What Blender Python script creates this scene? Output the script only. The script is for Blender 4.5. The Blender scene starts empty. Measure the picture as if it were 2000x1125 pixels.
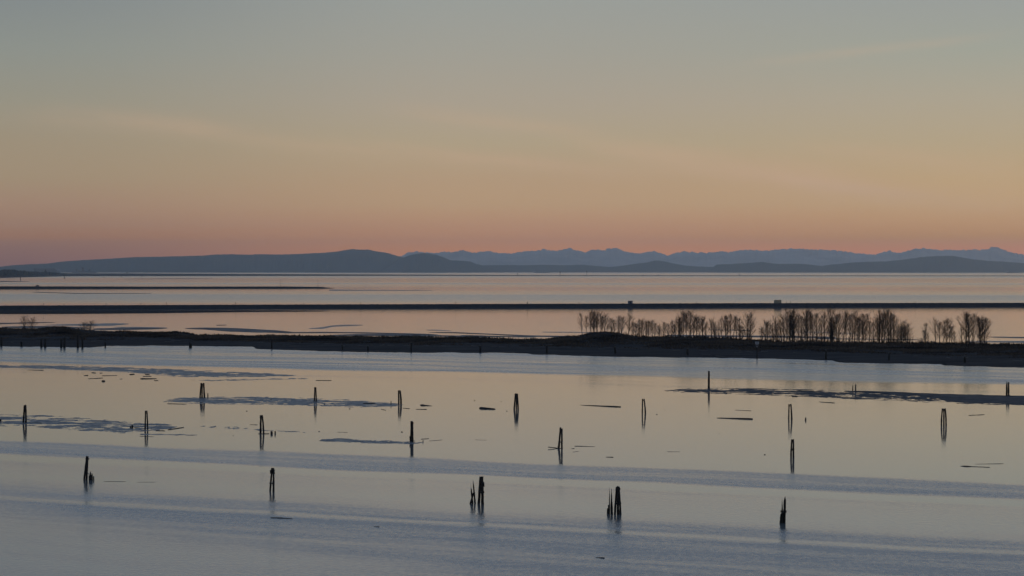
import bpy, bmesh, math, random
from mathutils import Vector, Matrix, noise
from bisect import bisect_right

R = math.radians
rnd = random.Random(7)
scene = bpy.context.scene
COL = scene.collection

# ------------------------------------------------------------------ camera
CAM_H, F = 36.0, 5000.0                 # eye height above the water, focal length in pixels of a 2000 px wide frame
PITCH = math.atan(34.5 / F)
cam_data = bpy.data.cameras.new('camera')
cam_data.sensor_width = 36.0
cam_data.lens = 36.0 * F / 2000.0
cam_data.clip_start = 1.0
cam_data.clip_end = 250000.0
cam = bpy.data.objects.new('camera', cam_data)
cam.location = (0, 0, CAM_H)
cam.rotation_euler = (math.pi / 2 - PITCH, 0, 0)
COL.objects.link(cam)
scene.camera = cam

scene.view_settings.view_transform = 'Standard'
scene.view_settings.look = 'None'
scene.view_settings.exposure = 0.0
scene.view_settings.gamma = 1.0
scene.view_settings.use_curve_mapping = False
scene.render.engine = 'CYCLES'
scene.cycles.max_bounces = 6
scene.cycles.volume_bounces = 1
scene.cycles.use_denoising = True
scene.cycles.sample_clamp_indirect = 4.0


def s2l(c):
    def f(v):
        v /= 255.0
        return v / 12.92 if v <= 0.04045 else ((v + 0.055) / 1.055) ** 2.4
    return (f(c[0]), f(c[1]), f(c[2]), 1.0)


class NT:
    """small helper that wires math nodes"""
    def __init__(self, tree):
        self.t = tree
    def node(self, kind, **kw):
        n = self.t.nodes.new(kind)
        for k, v in kw.items():
            setattr(n, k, v)
        return n
    def put(self, sock, v):
        if hasattr(v, 'links') or isinstance(v, bpy.types.NodeSocket):
            self.t.links.new(v, sock)
        else:
            sock.default_value = v
    def m(self, op, a, b=0.0, c=None, clamp=False):
        n = self.node('ShaderNodeMath', operation=op, use_clamp=clamp)
        self.put(n.inputs[0], a)
        self.put(n.inputs[1], b)
        if c is not None:
            self.put(n.inputs[2], c)
        return n.outputs[0]
    def rng(self, v, a, b, c=0.0, d=1.0, smooth=True):
        n = self.node('ShaderNodeMapRange')
        n.interpolation_type = 'SMOOTHSTEP' if smooth else 'LINEAR'
        self.put(n.inputs[0], v)
        for i, q in enumerate((a, b, c, d)):
            self.put(n.inputs[i + 1], q)
        return n.outputs[0]
    def mix(self, f, a, b, blend='MIX'):
        n = self.node('ShaderNodeMix', data_type='RGBA', blend_type=blend)
        self.put(n.inputs[0], f)
        self.put(n.inputs[6], a)
        self.put(n.inputs[7], b)
        return n.outputs[2]
    def ramp(self, f, stops, interp='LINEAR'):
        n = self.node('ShaderNodeValToRGB')
        cr = n.color_ramp
        cr.interpolation = interp
        stops = sorted(stops, key=lambda s: s[0])
        cr.elements[0].position = stops[0][0]
        cr.elements[0].color = stops[0][1]
        cr.elements[1].position = stops[-1][0]
        cr.elements[1].color = stops[-1][1]
        for p, c in stops[1:-1]:
            e = cr.elements.new(p)
            e.color = c
        self.put(n.inputs[0], f)
        return n.outputs[0]
    def noise(self, vec, scale, detail=3.0, rough=0.5):
        n = self.node('ShaderNodeTexNoise')
        self.put(n.inputs['Vector'], vec)
        n.inputs['Scale'].default_value = scale
        n.inputs['Detail'].default_value = detail
        n.inputs['Roughness'].default_value = rough
        return n.outputs[0]
    def vec(self, x, y, z=0.0):
        n = self.node('ShaderNodeCombineXYZ')
        self.put(n.inputs[0], x); self.put(n.inputs[1], y); self.put(n.inputs[2], z)
        return n.outputs[0]
    def xyz(self, v):
        n = self.node('ShaderNodeSeparateXYZ')
        self.put(n.inputs[0], v)
        return n.outputs


# ------------------------------------------------------------------ dusk sky
world = bpy.data.worlds.new('World')
scene.world = world
world.use_nodes = True
wt = world.node_tree
wt.nodes.clear()
W = NT(wt)
SUN_EL, SUN_AZ = R(-2.0), R(24.0)       # the sun has just set, to the right of the frame
sky = W.node('ShaderNodeTexSky')
sky.sky_type = 'NISHITA'
sky.sun_disc = False
sky.sun_elevation = SUN_EL
sky.sun_rotation = SUN_AZ
sky.altitude = 40
dirn = W.node('ShaderNodeTexCoord').outputs['Generated']
dx, dy, dz = W.xyz(dirn)
zc = W.m('MAXIMUM', dz, 0.0)
elev = W.m('DIVIDE', zc, W.m('ADD', zc, 0.12))

def elev_stop(y=None, z=None):
    if z is None:
        z = max(0.0, math.sin(math.atan((528 - y) / F)))
    return z / (z + 0.12)

UP = [(elev_stop(z=.17), s2l((137, 148, 159))), (elev_stop(z=.30), s2l((129, 144, 163))), (elev_stop(z=.55), s2l((108, 132, 168))), (elev_stop(z=1), s2l((88, 112, 154)))]
# SKYROWS
SKY = {'left': [(0, (0.2145, 0.2420, 0.2451)), (100, (0.2588, 0.2798, 0.2496)), (200, (0.3155, 0.2963, 0.2236)), (280, (0.3709, 0.2958, 0.1881)), (350, (0.4183, 0.3038, 0.1719)), (400, (0.4661, 0.2739, 0.1447)), (440, (0.4939, 0.2441, 0.1000)), (465, (0.5735, 0.1949, 0.0000)), (485, (0.4642, 0.1376, 0.0000)), (528, (0.3330, 0.0689, 0.0100))],
    'centre': [(0, (0.3149, 0.3309, 0.3070)), (100, (0.3538, 0.3433, 0.2929)), (200, (0.4145, 0.3567, 0.2719)), (280, (0.4657, 0.3724, 0.2337)), (350, (0.5373, 0.3604, 0.1956)), (400, (0.6119, 0.3764, 0.1741)), (440, (0.7002, 0.3325, 0.1204)), (465, (0.8183, 0.3154, 0.0576)), (485, (0.9604, 0.3039, 0.0000)), (528, (1.1309, 0.2901, 0.0100))],
    'right': [(0, (0.3082, 0.3288, 0.3144)), (100, (0.3428, 0.3588, 0.3008)), (200, (0.4291, 0.3776, 0.2751)), (280, (0.4905, 0.3879, 0.2345)), (350, (0.5857, 0.3996, 0.1929)), (400, (0.6562, 0.4052, 0.1731)), (440, (0.7289, 0.3583, 0.0927)), (465, (0.7865, 0.3105, 0.0000)), (485, (0.9602, 0.2694, 0.0000)), (528, (1.1686, 0.2200, 0.0100))]}
# SKYROWS_END
def sky_ramp(rows):
    return W.ramp(elev, [(elev_stop(y), (*c, 1)) for y, c in rows] + UP)
centre, leftc, right = sky_ramp(SKY['centre']), sky_ramp(SKY['left']), sky_ramp(SKY['right'])
col = W.mix(W.rng(dx, -0.2, -0.01), leftc, centre)
col = W.mix(W.rng(dx, 0.01, 0.2), col, right)

# thin wisps of high cirrus catching the last light: each a band along a line in the sky
ysafe = W.m('MAXIMUM', dy, 0.05)
gx = W.m('MULTIPLY', W.m('DIVIDE', dx, ysafe), F)
gy = W.m('MULTIPLY', W.m('DIVIDE', dz, ysafe), F)
wisp_noise = W.noise(W.vec(W.m('MULTIPLY', gx, 0.0035), W.m('MULTIPLY', W.m('ADD', gy, W.m('MULTIPLY', gx, 0.12)), 0.022)), 1.0, 5.0, 0.6)
warp = W.m('MULTIPLY', W.m('SUBTRACT', W.noise(W.vec(W.m('MULTIPLY', gx, 0.004), W.m('MULTIPLY', gy, 0.004), 3.3), 1.0, 3.0), 0.5), 18.0)
def wisp(x1, y1, x2, y2, half, amount):
    ax, ay, bx, by = x1 - 1000, 528 - y1, x2 - 1000, 528 - y2
    L = math.hypot(bx - ax, by - ay)
    ux, uy = (bx - ax) / L, (by - ay) / L
    px = W.m('SUBTRACT', gx, ax)
    py = W.m('ADD', W.m('SUBTRACT', gy, ay), warp)
    along = W.m('ADD', W.m('MULTIPLY', px, ux), W.m('MULTIPLY', py, uy))
    perp = W.m('SUBTRACT', W.m('MULTIPLY', py, ux), W.m('MULTIPLY', px, uy))
    q = W.m('DIVIDE', perp, half)
    g = W.m('POWER', 2.718, W.m('MULTIPLY', W.m('MULTIPLY', q, q), -1.0))
    ends = W.m('MULTIPLY', W.rng(along, 0, L * .35), W.rng(along, L * .65, L, 1.0, 0.0))
    n = W.rng(wisp_noise, 0.2, 0.72, 0.25, 1.0)
    return W.m('MULTIPLY', W.m('MULTIPLY', g, ends), W.m('MULTIPLY', n, amount))
parts = [wisp(1380, 138, 2020, 58, 10, .42), wisp(1040, 268, 1760, 356, 20, .95), wisp(1150, 312, 1960, 398, 15, .85), wisp(1450, 270, 2100, 345, 18, .5),
         wisp(60, 205, 860, 322, 18, .5), wisp(520, 268, 1380, 352, 15, .75), wisp(-60, 222, 520, 252, 22, .35), wisp(700, 205, 1250, 272, 16, .5), wisp(1300, 340, 2150, 410, 26, .5)]
acc = parts[0]
for p in parts[1:]:
    acc = W.m('ADD', acc, p)
acc = W.m('MULTIPLY', acc, W.rng(dy, 0.05, 0.5))
col = W.mix(W.m('MULTIPLY', acc, 0.5), col, s2l((206, 172, 140)))
back = W.rng(dy, -0.6, 0.6, 0.8, 1.0)
col = W.mix(1.0, col, W.vec(back, back, W.m('ADD', W.m('MULTIPLY', back, 0.85), 0.15)), 'MULTIPLY')
bg1 = W.node('ShaderNodeBackground'); wt.links.new(col, bg1.inputs[0]); bg1.inputs[1].default_value = 1.0
bg2 = W.node('ShaderNodeBackground'); wt.links.new(sky.outputs[0], bg2.inputs[0]); bg2.inputs[1].default_value = 0.05
addw = W.node('ShaderNodeAddShader'); wt.links.new(bg1.outputs[0], addw.inputs[0]); wt.links.new(bg2.outputs[0], addw.inputs[1])
outw = W.node('ShaderNodeOutputWorld'); wt.links.new(addw.outputs[0], outw.inputs[0])

# last afterglow: one faint, broad, warm sun lamp from the same quarter
sun_d = bpy.data.lights.new('sun', 'SUN')
sun_d.energy = 0.03
sun_d.angle = R(20)
sun_d.color = (1.0, 0.72, 0.5)
sun = bpy.data.objects.new('sun', sun_d)
v = Vector((math.sin(SUN_AZ), math.cos(SUN_AZ), math.tan(R(6.0))))
sun.rotation_euler = v.to_track_quat('Z', 'Y').to_euler()
sun.location = (0, 0, 300)
sun.location = (0, 0, 300)
COL.objects.link(sun)


# ------------------------------------------------------------------ helpers
def at(px, py, z=0.0):
    """world point at height z seen through a point of the 2000 x 1125 frame"""
    cx, cy = (px - 1000) / F, (562.5 - py) / F
    c, s = math.cos(PITCH), math.sin(PITCH)
    ry, rz = c + cy * s, -s + cy * c
    t = (z - CAM_H) / rz
    return Vector((cx * t, ry * t, z))

def on_depth(px, py, Y):
    """world point at distance Y seen through a frame point"""
    cx, cy = (px - 1000) / F, (562.5 - py) / F
    c, s = math.cos(PITCH), math.sin(PITCH)
    ry, rz = c + cy * s, -s + cy * c
    t = Y / ry
    return Vector((cx * t, Y, CAM_H + rz * t))

def lerp_pts(pts, x):
    if x <= pts[0][0]: return pts[0][1]
    if x >= pts[-1][0]: return pts[-1][1]
    i = bisect_right([p[0] for p in pts], x) - 1
    a, b = pts[i], pts[i + 1]
    return a[1] + (b[1] - a[1]) * (x - a[0]) / (b[0] - a[0])

def link_mesh(name, verts, faces, mat, parent=None, smooth=True):
    me = bpy.data.meshes.new(name)
    me.from_pydata([tuple(v) for v in verts], [], faces)
    me.update()
    if smooth:
        me.polygons.foreach_set('use_smooth', [True] * len(me.polygons))
    me.materials.append(mat)
    o = bpy.data.objects.new(name, me)
    COL.objects.link(o)
    if parent: o.parent = parent
    return o

def tag(o, label, cat, group=None, kind=None):
    if label: o['label'] = label
    if cat: o['category'] = cat
    if group: o['group'] = group
    if kind: o['kind'] = kind
    return o

def struct(o, kind='structure', label=None, cat=None):
    o['kind'] = kind
    return tag(o, label, cat)

def thing(name, label, cat, loc, group=None):
    o = bpy.data.objects.new(name, None)
    o.empty_display_size = 0.5
    COL.objects.link(o)
    o.location = loc
    return tag(o, label, cat, group)

class MB:
    """collects tubes, boxes and blades for ONE mesh"""
    def __init__(self):
        self.v, self.f = [], []
    def tube(self, pts, radii, n=7, cap=True, wob=0.0, jag=0.0):
        base = len(self.v)
        k = len(pts)
        for i, p in enumerate(pts):
            p = Vector(p)
            a = Vector(pts[max(i - 1, 0)]); b = Vector(pts[min(i + 1, k - 1)])
            d = (b - a).normalized()
            u = d.cross(Vector((0, 1, 0.01)) if abs(d.y) < .9 else Vector((1, 0, 0))).normalized()
            w = d.cross(u)
            for j in range(n):
                t = 2 * math.pi * j / n
                r = radii[i] * (1 + (rnd.uniform(-wob, wob) if wob else 0))
                q = p + (u * math.cos(t) + w * math.sin(t)) * r
                if jag and i == k - 1:
                    q = q + d * rnd.uniform(-jag, jag)
                self.v.append(q)
        for i in range(k - 1):
            for j in range(n):
                a = base + i * n + j; b = base + i * n + (j + 1) % n
                self.f.append((a, b, b + n, a + n))
        if cap:
            self.f.append(tuple(base + j for j in range(n))[::-1])
            self.f.append(tuple(base + (k - 1) * n + j for j in range(n)))
    def box(self, lo, hi):
        b = len(self.v)
        for z in (lo[2], hi[2]):
            for x, y in ((lo[0], lo[1]), (hi[0], lo[1]), (hi[0], hi[1]), (lo[0], hi[1])):
                self.v.append(Vector((x, y, z)))
        for q in ((0, 3, 2, 1), (4, 5, 6, 7), (0, 1, 5, 4), (1, 2, 6, 5), (2, 3, 7, 6), (3, 0, 4, 7)):
            self.f.append(tuple(b + i for i in q))
    def prism(self, outline, y0, y1):
        """outline of (x, z), extruded from y0 to y1"""
        b, n = len(self.v), len(outline)
        for y in (y0, y1):
            for x, z in outline:
                self.v.append(Vector((x, y, z)))
        self.f.append(tuple(b + i for i in range(n)))
        self.f.append(tuple(b + n + i for i in range(n))[::-1])
        for i in range(n):
            j = (i + 1) % n
            self.f.append((b + j, b + i, b + n + i, b + n + j))
    def build(self, name, mat, parent=None, smooth=False):
        return link_mesh(name, self.v, self.f, mat, parent, smooth)


# ------------------------------------------------------------------ materials
def new_mat(name):
    m = bpy.data.materials.new(name)
    m.use_nodes = True
    m.node_tree.nodes.clear()
    n = NT(m.node_tree)
    b = n.node('ShaderNodeBsdfPrincipled')
    o = n.node('ShaderNodeOutputMaterial')
    m.node_tree.links.new(b.outputs[0], o.inputs[0])
    return m, n, b

def simple(name, c1, c2, scale=2.0, rough=0.8, bump=0.0, spec=0.3, stretch=(1, 1, 1), coord='Object', rough2=None):
    m, n, b = new_mat(name)
    tc = n.node('ShaderNodeTexCoord').outputs[coord]
    mp = n.node('ShaderNodeMapping')
    n.put(mp.inputs[0], tc)
    mp.inputs[3].default_value = stretch
    f = n.noise(mp.outputs[0], scale, 5.0, 0.6)
    n.put(b.inputs['Base Color'], n.ramp(f, [(0.3, (*c1, 1)), (0.7, (*c2, 1))]))
    if rough2 is None:
        b.inputs['Roughness'].default_value = rough
    else:
        n.put(b.inputs['Roughness'], n.rng(f, 0.35, 0.65, rough, rough2))
    b.inputs['Specular IOR Level'].default_value = spec
    if bump:
        bp = n.node('ShaderNodeBump')
        bp.inputs['Strength'].default_value = bump
        bp.inputs['Distance'].default_value = 0.05
        n.put(bp.inputs['Height'], f)
        n.put(b.inputs['Normal'], bp.outputs[0])
    return m

M_WOOD, n, b = new_mat('weathered_pile_wood')
oc = n.node('ShaderNodeTexCoord').outputs['Object']
ox, oy, oz = n.xyz(oc)
grain = n.noise(n.vec(n.m('MULTIPLY', ox, 18), n.m('MULTIPLY', oy, 18), n.m('MULTIPLY', oz, 1.6)), 1.0, 5.0, .6)
patch = n.noise(oc, 1.3, 4.0, .6)
dry = n.ramp(grain, [(.3, (.010, .010, .009, 1)), (.7, (.048, .046, .042, 1))])
tide = n.rng(n.m('ADD', oz, n.m('MULTIPLY', n.m('SUBTRACT', patch, .5), 1.6)), 1.3, 2.4)
wetc = n.ramp(n.noise(oc, 14.0, 3.0), [(.35, (.006, .007, .006, 1)), (.75, (.020, .022, .018, 1))])
n.put(b.inputs['Base Color'], n.mix(tide, wetc, dry))
n.put(b.inputs['Roughness'], n.rng(tide, 0.0, 1.0, .6, .9))
b.inputs['Specular IOR Level'].default_value = .12
bp = n.node('ShaderNodeBump'); bp.inputs['Strength'].default_value = .6; bp.inputs['Distance'].default_value = .04
n.put(bp.inputs['Height'], grain); n.put(b.inputs['Normal'], bp.outputs[0])
M_WET = simple('wet_pile_wood', (.008, .009, .008), (.02, .021, .018), 3.0, .6, .4, .25)
M_LOG = simple('waterlogged_wood', (.012, .011, .010), (.032, .028, .023), 3.0, .8, .5, .2, (1, 8, 8))
M_PALE = simple('bleached_driftwood', (.07, .066, .06), (.17, .16, .15), 2.0, .85, .4, .2)
M_IRON = simple('rusty_cable', (.02, .014, .01), (.05, .03, .02), 6.0, .7, 0, .3)
M_BARK = simple('grey_bark', (.022, .021, .02), (.05, .047, .044), 3.0, .9, 0, .1)
M_TWIG = simple('bare_twigs', (.026, .025, .024), (.054, .050, .047), 1.0, .9, 0, .1)
M_ROCK = simple('riprap_rock', (.010, .011, .013), (.034, .035, .037), .35, .85, .3, .2)
M_MUD = simple('wet_mud', (.02, .02, .02), (.11, .10, .092), .45, .32, 0, .42, (1, .6, 1), rough2=.55)
M_SAND = simple('wet_sand', (.03, .031, .034), (.055, .054, .054), .05, .5, 0, .16, rough2=.7)
M_SPIT = simple('spit_soil', (.005, .006, .008), (.046, .044, .043), .09, .95, 0, .04, (.3, 1, 1))
M_BRUSH = simple('dry_brush', (.008, .008, .008), (.115, .088, .064), .035, .95, 0, .05)
M_DARKMUD = simple('dark_mud', (.014, .015, .018), (.034, .034, .037), .3, .6, 0, .14, (1, .6, 1), rough2=.8)
M_FLAT = simple('dark_tidal_flat', (.010, .012, .016), (.024, .025, .028), .01, .95, 0, .03)
M_FOREST = simple('far_forest', (.015, .022, .022), (.03, .038, .032), .002, .95, 0, .05)
M_PEAK = simple('far_peaks', (.28, .21, .165), (.60, .49, .41), .0011, .9, 0, .05)  # warm tint in the base colour stands in for dusk glow on the range
M_HUT = simple('grey_painted_metal', (.12, .14, .17), (.16, .18, .21), .6, .55, 0, .4)
M_TAN = simple('tan_painted_metal', (.36, .33, .22), (.44, .40, .28), .6, .6, 0, .3)
M_DARK = simple('dark_opening', (.01, .01, .012), (.02, .02, .022), 1.0, .8)
M_BOARD = simple('faded_board_paint', (.3, .3, .3), (.42, .42, .41), 1.5, .7)
M_STEEL = simple('port_steel', (.05, .05, .055), (.1, .1, .1), .05, .7)
M_ROOF = simple('port_roof', (.10, .09, .09), (.16, .13, .12), .01, .7)

# water: one sheet; wind-ruffled lanes run diagonally across the channel, calm lanes mirror the sky
def lanes(n, u, rows, ulo, uhi):
    st = [((math.log10(d) - ulo) / (uhi - ulo), (r, r, r, 1)) for d, r in rows]
    return n.ramp(n.rng(u, ulo, uhi, smooth=False), st)

M_WATER, n, b = new_mat('estuary_water')
geo = n.node('ShaderNodeNewGeometry').outputs['Position']
X, Y, Z = n.xyz(geo)
D = lambda y: 180000.0 / (y - 528.0)
w1 = n.m('SUBTRACT', n.noise(n.vec(n.m('MULTIPLY', X, .010), n.m('MULTIPLY', Y, .010)), 1.0, 3.0), .5)
w2 = n.m('SUBTRACT', n.noise(n.vec(n.m('MULTIPLY', X, .0012), n.m('MULTIPLY', Y, .0012)), 1.0, 3.0), .5)
lane = n.m('ADD', Y, n.m('MULTIPLY', X, 0.57))
lane = n.m('ADD', lane, n.m('MULTIPLY', n.m('MULTIPLY', w1, lane), 0.055))
# NEARROWS
near_rows = [(D(y), r) for y, r in [(700, .80), (716, .74), (721, .9), (727, .9), (731, .16), (742, .12), (745, .2), (748, .11), (760, .10), (858, .10), (861, .18), (864, .11), (900, .11), (906, .80), (916, .72), (930, .88),
    (934, .12), (944, .10), (948, .34), (962, .28), (985, .22), (1002, .38), (1012, .85), (1018, .75), (1022, .9), (1025, .45), (1029, .42), (1034, .95), (1052, .9), (1074, .92), (1080, .55), (1085, .9)]]
near = lanes(n, n.m('LOGARITHM', lane, 10.0), near_rows, 2.4, 3.1)
lane2 = n.m('ADD', Y, n.m('MULTIPLY', X, 0.10))
lane2 = n.m('ADD', lane2, n.m('MULTIPLY', n.m('MULTIPLY', w2, lane2), 0.06))
far_rows = [(D(y), r) for y, r in [(532.5, .46), (537.5, .42), (540, .58), (542, .52), (543.5, .28), (549, .26), (552.5, .34), (554.5, .66), (556, .34), (560, .30), (562, .20), (566.5, .20), (569, .30), (574, .40), (577, .62), (584, .58), (590, .44), (597, .16), (602, .11), (612, .14), (640, .17), (668, .20), (675, .55), (684, .62)]]
far = lanes(n, n.m('LOGARITHM', lane2, 10.0), far_rows, 3.0, 4.9)
river = n.rng(lane, 1110.0, 1190.0)
mask = n.m('ADD', n.m('MULTIPLY', near, n.m('SUBTRACT', 1.0, river)), n.m('MULTIPLY', far, river))
# calmer pool at the lower left edge of the channel
pool = n.m('ADD', n.m('MULTIPLY', X, 1.0), n.m('MULTIPLY', Y, 0.80))
pool = n.m('ADD', pool, n.m('MULTIPLY', w1, 30.0))
poolm = n.rng(pool, 205.0, 262.0, 0.42, 1.0)
mask = n.m('MULTIPLY', mask, poolm)
# cat's-paw variation inside the lanes
rot = n.vec(n.m('MULTIPLY', n.m('SUBTRACT', X, n.m('MULTIPLY', Y, .45)), .02), n.m('MULTIPLY', lane, .12))
paws = n.rng(n.noise(rot, 1.0, 5.0, .65), .3, .7, .74, 1.16)
fine = n.noise(n.vec(n.m('MULTIPLY', X, 1.1), n.m('MULTIPLY', Y, .42)), 1.0, 4.0, .7)
paws = n.m('MULTIPLY', paws, n.rng(fine, .32, .68, .80, 1.15))
paws = n.m('ADD', 1.0, n.m('MULTIPLY', n.m('SUBTRACT', paws, 1.0), n.rng(Y, 900.0, 1700.0, 1.0, 0.25)))
stripe = n.rng(n.noise(n.vec(n.m('MULTIPLY', X, .004), n.m('MULTIPLY', lane, .035)), 1.0, 4.0, .6), .35, .65, .62, 1.2)
stripe = n.m('ADD', 1.0, n.m('MULTIPLY', n.m('SUBTRACT', stripe, 1.0), n.m('MULTIPLY', n.rng(Y, 700.0, 900.0), n.rng(Y, 1250.0, 1600.0, 1.0, 0.0))))
mask = n.m('MULTIPLY', mask, stripe)
mask = n.m('MULTIPLY', mask, paws, clamp=True)
n.put(b.inputs['Base Color'], (.17, .178, .165, 1))
rough = n.m('ADD', 0.012, n.m('MULTIPLY', n.m('POWER', mask, 1.15), 0.30))
n.put(b.inputs['Roughness'], rough)
b.inputs['IOR'].default_value = 1.85
b.inputs['Specular IOR Level'].default_value = 0.5
wv = n.noise(n.vec(n.m('MULTIPLY', X, 1.3), n.m('MULTIPLY', Y, .75)), 1.0, 4.0, .6)
bp = n.node('ShaderNodeBump')
bp.inputs['Distance'].default_value = 0.3
n.put(bp.inputs['Strength'], n.m('MULTIPLY', mask, 0.55, clamp=True))
n.put(bp.inputs['Height'], wv)
n.put(b.inputs['Normal'], bp.outputs[0])

ys = [-250, 100, 250, 400, 600, 800, 1000, 1200, 1500, 2000, 2600, 3500, 5000, 8000, 13000, 20000, 32000, 50000, 84000]
wvv, wff = [], []
for Yv in ys:
    for k in range(-6, 7):
        wvv.append((k / 6.0 * (2500 + max(Yv, 0) * .42), Yv, 0))
for i in range(len(ys) - 1):
    for k in range(12):
        a = i * 13 + k
        wff.append((a, a + 1, a + 14, a + 13))
struct(link_mesh('water', wvv, wff, M_WATER, None, False))

# ------------------------------------------------------------------ hills across the strait
def hills(name, ridge, foot_y, depth_ridge, mat, seed, jag=0.35):
    """ridge: silhouette points; a real range with a front slope, spurs and a back slope"""
    x0, x1 = ridge[0][0], ridge[-1][0]
    n_c = max(24, int((x1 - x0) / 1.3))
    Y0 = at(1000, foot_y).y
    rows = (0.0, .08, .2, .35, .5, .66, .82, .92, 1.0, 1.12, 1.4, 1.8)
    verts, faces = [], []
    for i in range(n_c + 1):
        px = x0 + (x1 - x0) * i / n_c
        top = on_depth(px, lerp_pts(ridge, px) + (noise.fractal(Vector((px * .12, seed, 0)), .55, 2.0, 5) * jag), Y0 + depth_ridge)
        h = max(top.z, 3.0)
        for r in rows:
            Yv = Y0 + depth_ridge * r
            t = r if r <= 1 else max(0.0, 1 - (r - 1) / .8)
            z = h * (t ** .8)
            if 0 < r < 1:
                z *= 1 + .28 * noise.fractal(Vector((px * .03 * 3, r * 4, seed)), 1.0, 2.0, 4) * (1 - r)
                z = min(z, CAM_H + (h - CAM_H) * Yv / (Y0 + depth_ridge) * .985) if h > CAM_H else z
            if r in (0.0, 1.8): z = -2.0
            sc = Yv / (Y0 + depth_ridge)
            verts.append((top.x * sc, Yv, z))
    m = len(rows)
    for i in range(n_c):
        for j in range(m - 1):
            a = i * m + j
            faces.append((a, a + m, a + m + 1, a + 1))
    return struct(link_mesh(name, verts, faces, mat))

H_A = [(-120, 528), (-40, 523), (0, 521), (25, 518), (60, 516), (90, 515), (120, 511), (160, 508), (200, 506), (250, 503), (265, 502), (300, 501.5), (350, 500.5), (400, 499), (420, 497), (450, 496.5), (490, 497.5), (500, 496.5), (545, 497), (585, 496), (610, 494.5), (630, 493.8), (660, 491), (680, 487.5), (690, 486), (697, 487.5), (720, 487.5), (735, 491), (755, 493.5), (770, 498), (787, 503), (810, 511), (830, 522), (842, 532)]
H_B = [(742, 532), (760, 519), (775, 509), (787, 503.5), (800, 498.5), (815, 495.5), (830, 494.5), (850, 497), (865, 502), (880, 508.5), (900, 509), (918, 510.5), (930, 515.5), (945, 519), (965, 525), (985, 532)]
H_C = [(890, 532), (915, 522), (935, 518.5), (950, 518), (990, 517.5), (1020, 518), (1060, 517), (1100, 518), (1140, 517), (1165, 519.5), (1190, 521.5), (1220, 526), (1245, 532)]
H_D = [(1150, 531), (1175, 523), (1190, 521.5), (1215, 519), (1240, 515.5), (1265, 512.5), (1280, 508.5), (1295, 510), (1315, 514.5), (1340, 519), (1365, 520.5), (1395, 521.5), (1430, 526), (1450, 531)]
H_E = [(1380, 531), (1394, 521), (1400, 516.5), (1430, 515.5), (1470, 513), (1490, 511.5), (1500, 513.5), (1520, 515.5), (1560, 515), (1580, 516.5), (1605, 519.5), (1640, 523), (1660, 531)]
H_F = [(1560, 531), (1585, 521), (1605, 519.5), (1625, 516.5), (1640, 515.5), (1660, 513), (1690, 511.5), (1730, 510.5), (1760, 507.5), (1780, 505), (1800, 502), (1830, 500), (1860, 499.5), (1880, 503), (1900, 506.5), (1930, 509.5), (1960, 511), (2000, 514), (2060, 519), (2130, 530)]
H_M = [(640, 520), (720, 506), (770, 501), (787, 500), (795, 493), (815, 491.5), (835, 493), (850, 494.5), (870, 491), (885, 493), (900, 489), (905, 489), (920, 493), (930, 493.5), (940, 491.5), (955, 490), (975, 494.5), (1000, 495), (1025, 490.5), (1045, 490), (1062, 486.5), (1080, 490), (1095, 488), (1105, 486), (1115, 485), (1125, 489), (1135, 490.5), (1143, 493), (1155, 488), (1165, 487), (1178, 489.5), (1190, 485), (1200, 485), (1204, 483.5), (1215, 489), (1230, 493), (1252, 495.5), (1263, 492), (1277, 490.5), (1292, 494.5), (1305, 500), (1318, 494), (1335, 491), (1350, 492), (1365, 493.5), (1380, 493.5), (1395, 492.5), (1410, 491), (1425, 492), (1440, 489.5), (1465, 487.5), (1485, 490), (1500, 489.5), (1510, 488), (1535, 486), (1555, 485.5), (1580, 487), (1610, 488), (1640, 489.5), (1670, 494), (1690, 496.5), (1710, 497), (1725, 492), (1737, 490), (1757, 494.5), (1775, 489), (1790, 485.5), (1805, 485), (1840, 489), (1855, 487.5), (1870, 489), (1890, 487.5), (1920, 488), (1935, 484), (1940, 482.5), (1950, 482.5), (1960, 488), (1980, 494), (2000, 498), (2060, 492), (2140, 500)]
hills('hills', H_A, 532.2, 3500, M_FOREST, 1.0)
hills('hills', H_B, 532.3, 2200, M_FOREST, 2.0)
hills('hills', H_C, 532.0, 1500, M_FOREST, 3.0)
hills('hills', H_D, 532.1, 2000, M_FOREST, 4.0)
hills('hills', H_E, 532.3, 1800, M_FOREST, 5.0)
hills('hills', H_F, 532.5, 3200, M_FOREST, 6.0)
hills('mountains', H_M, 530.6, 3500, M_PEAK, 9.0, 2.2)

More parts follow.
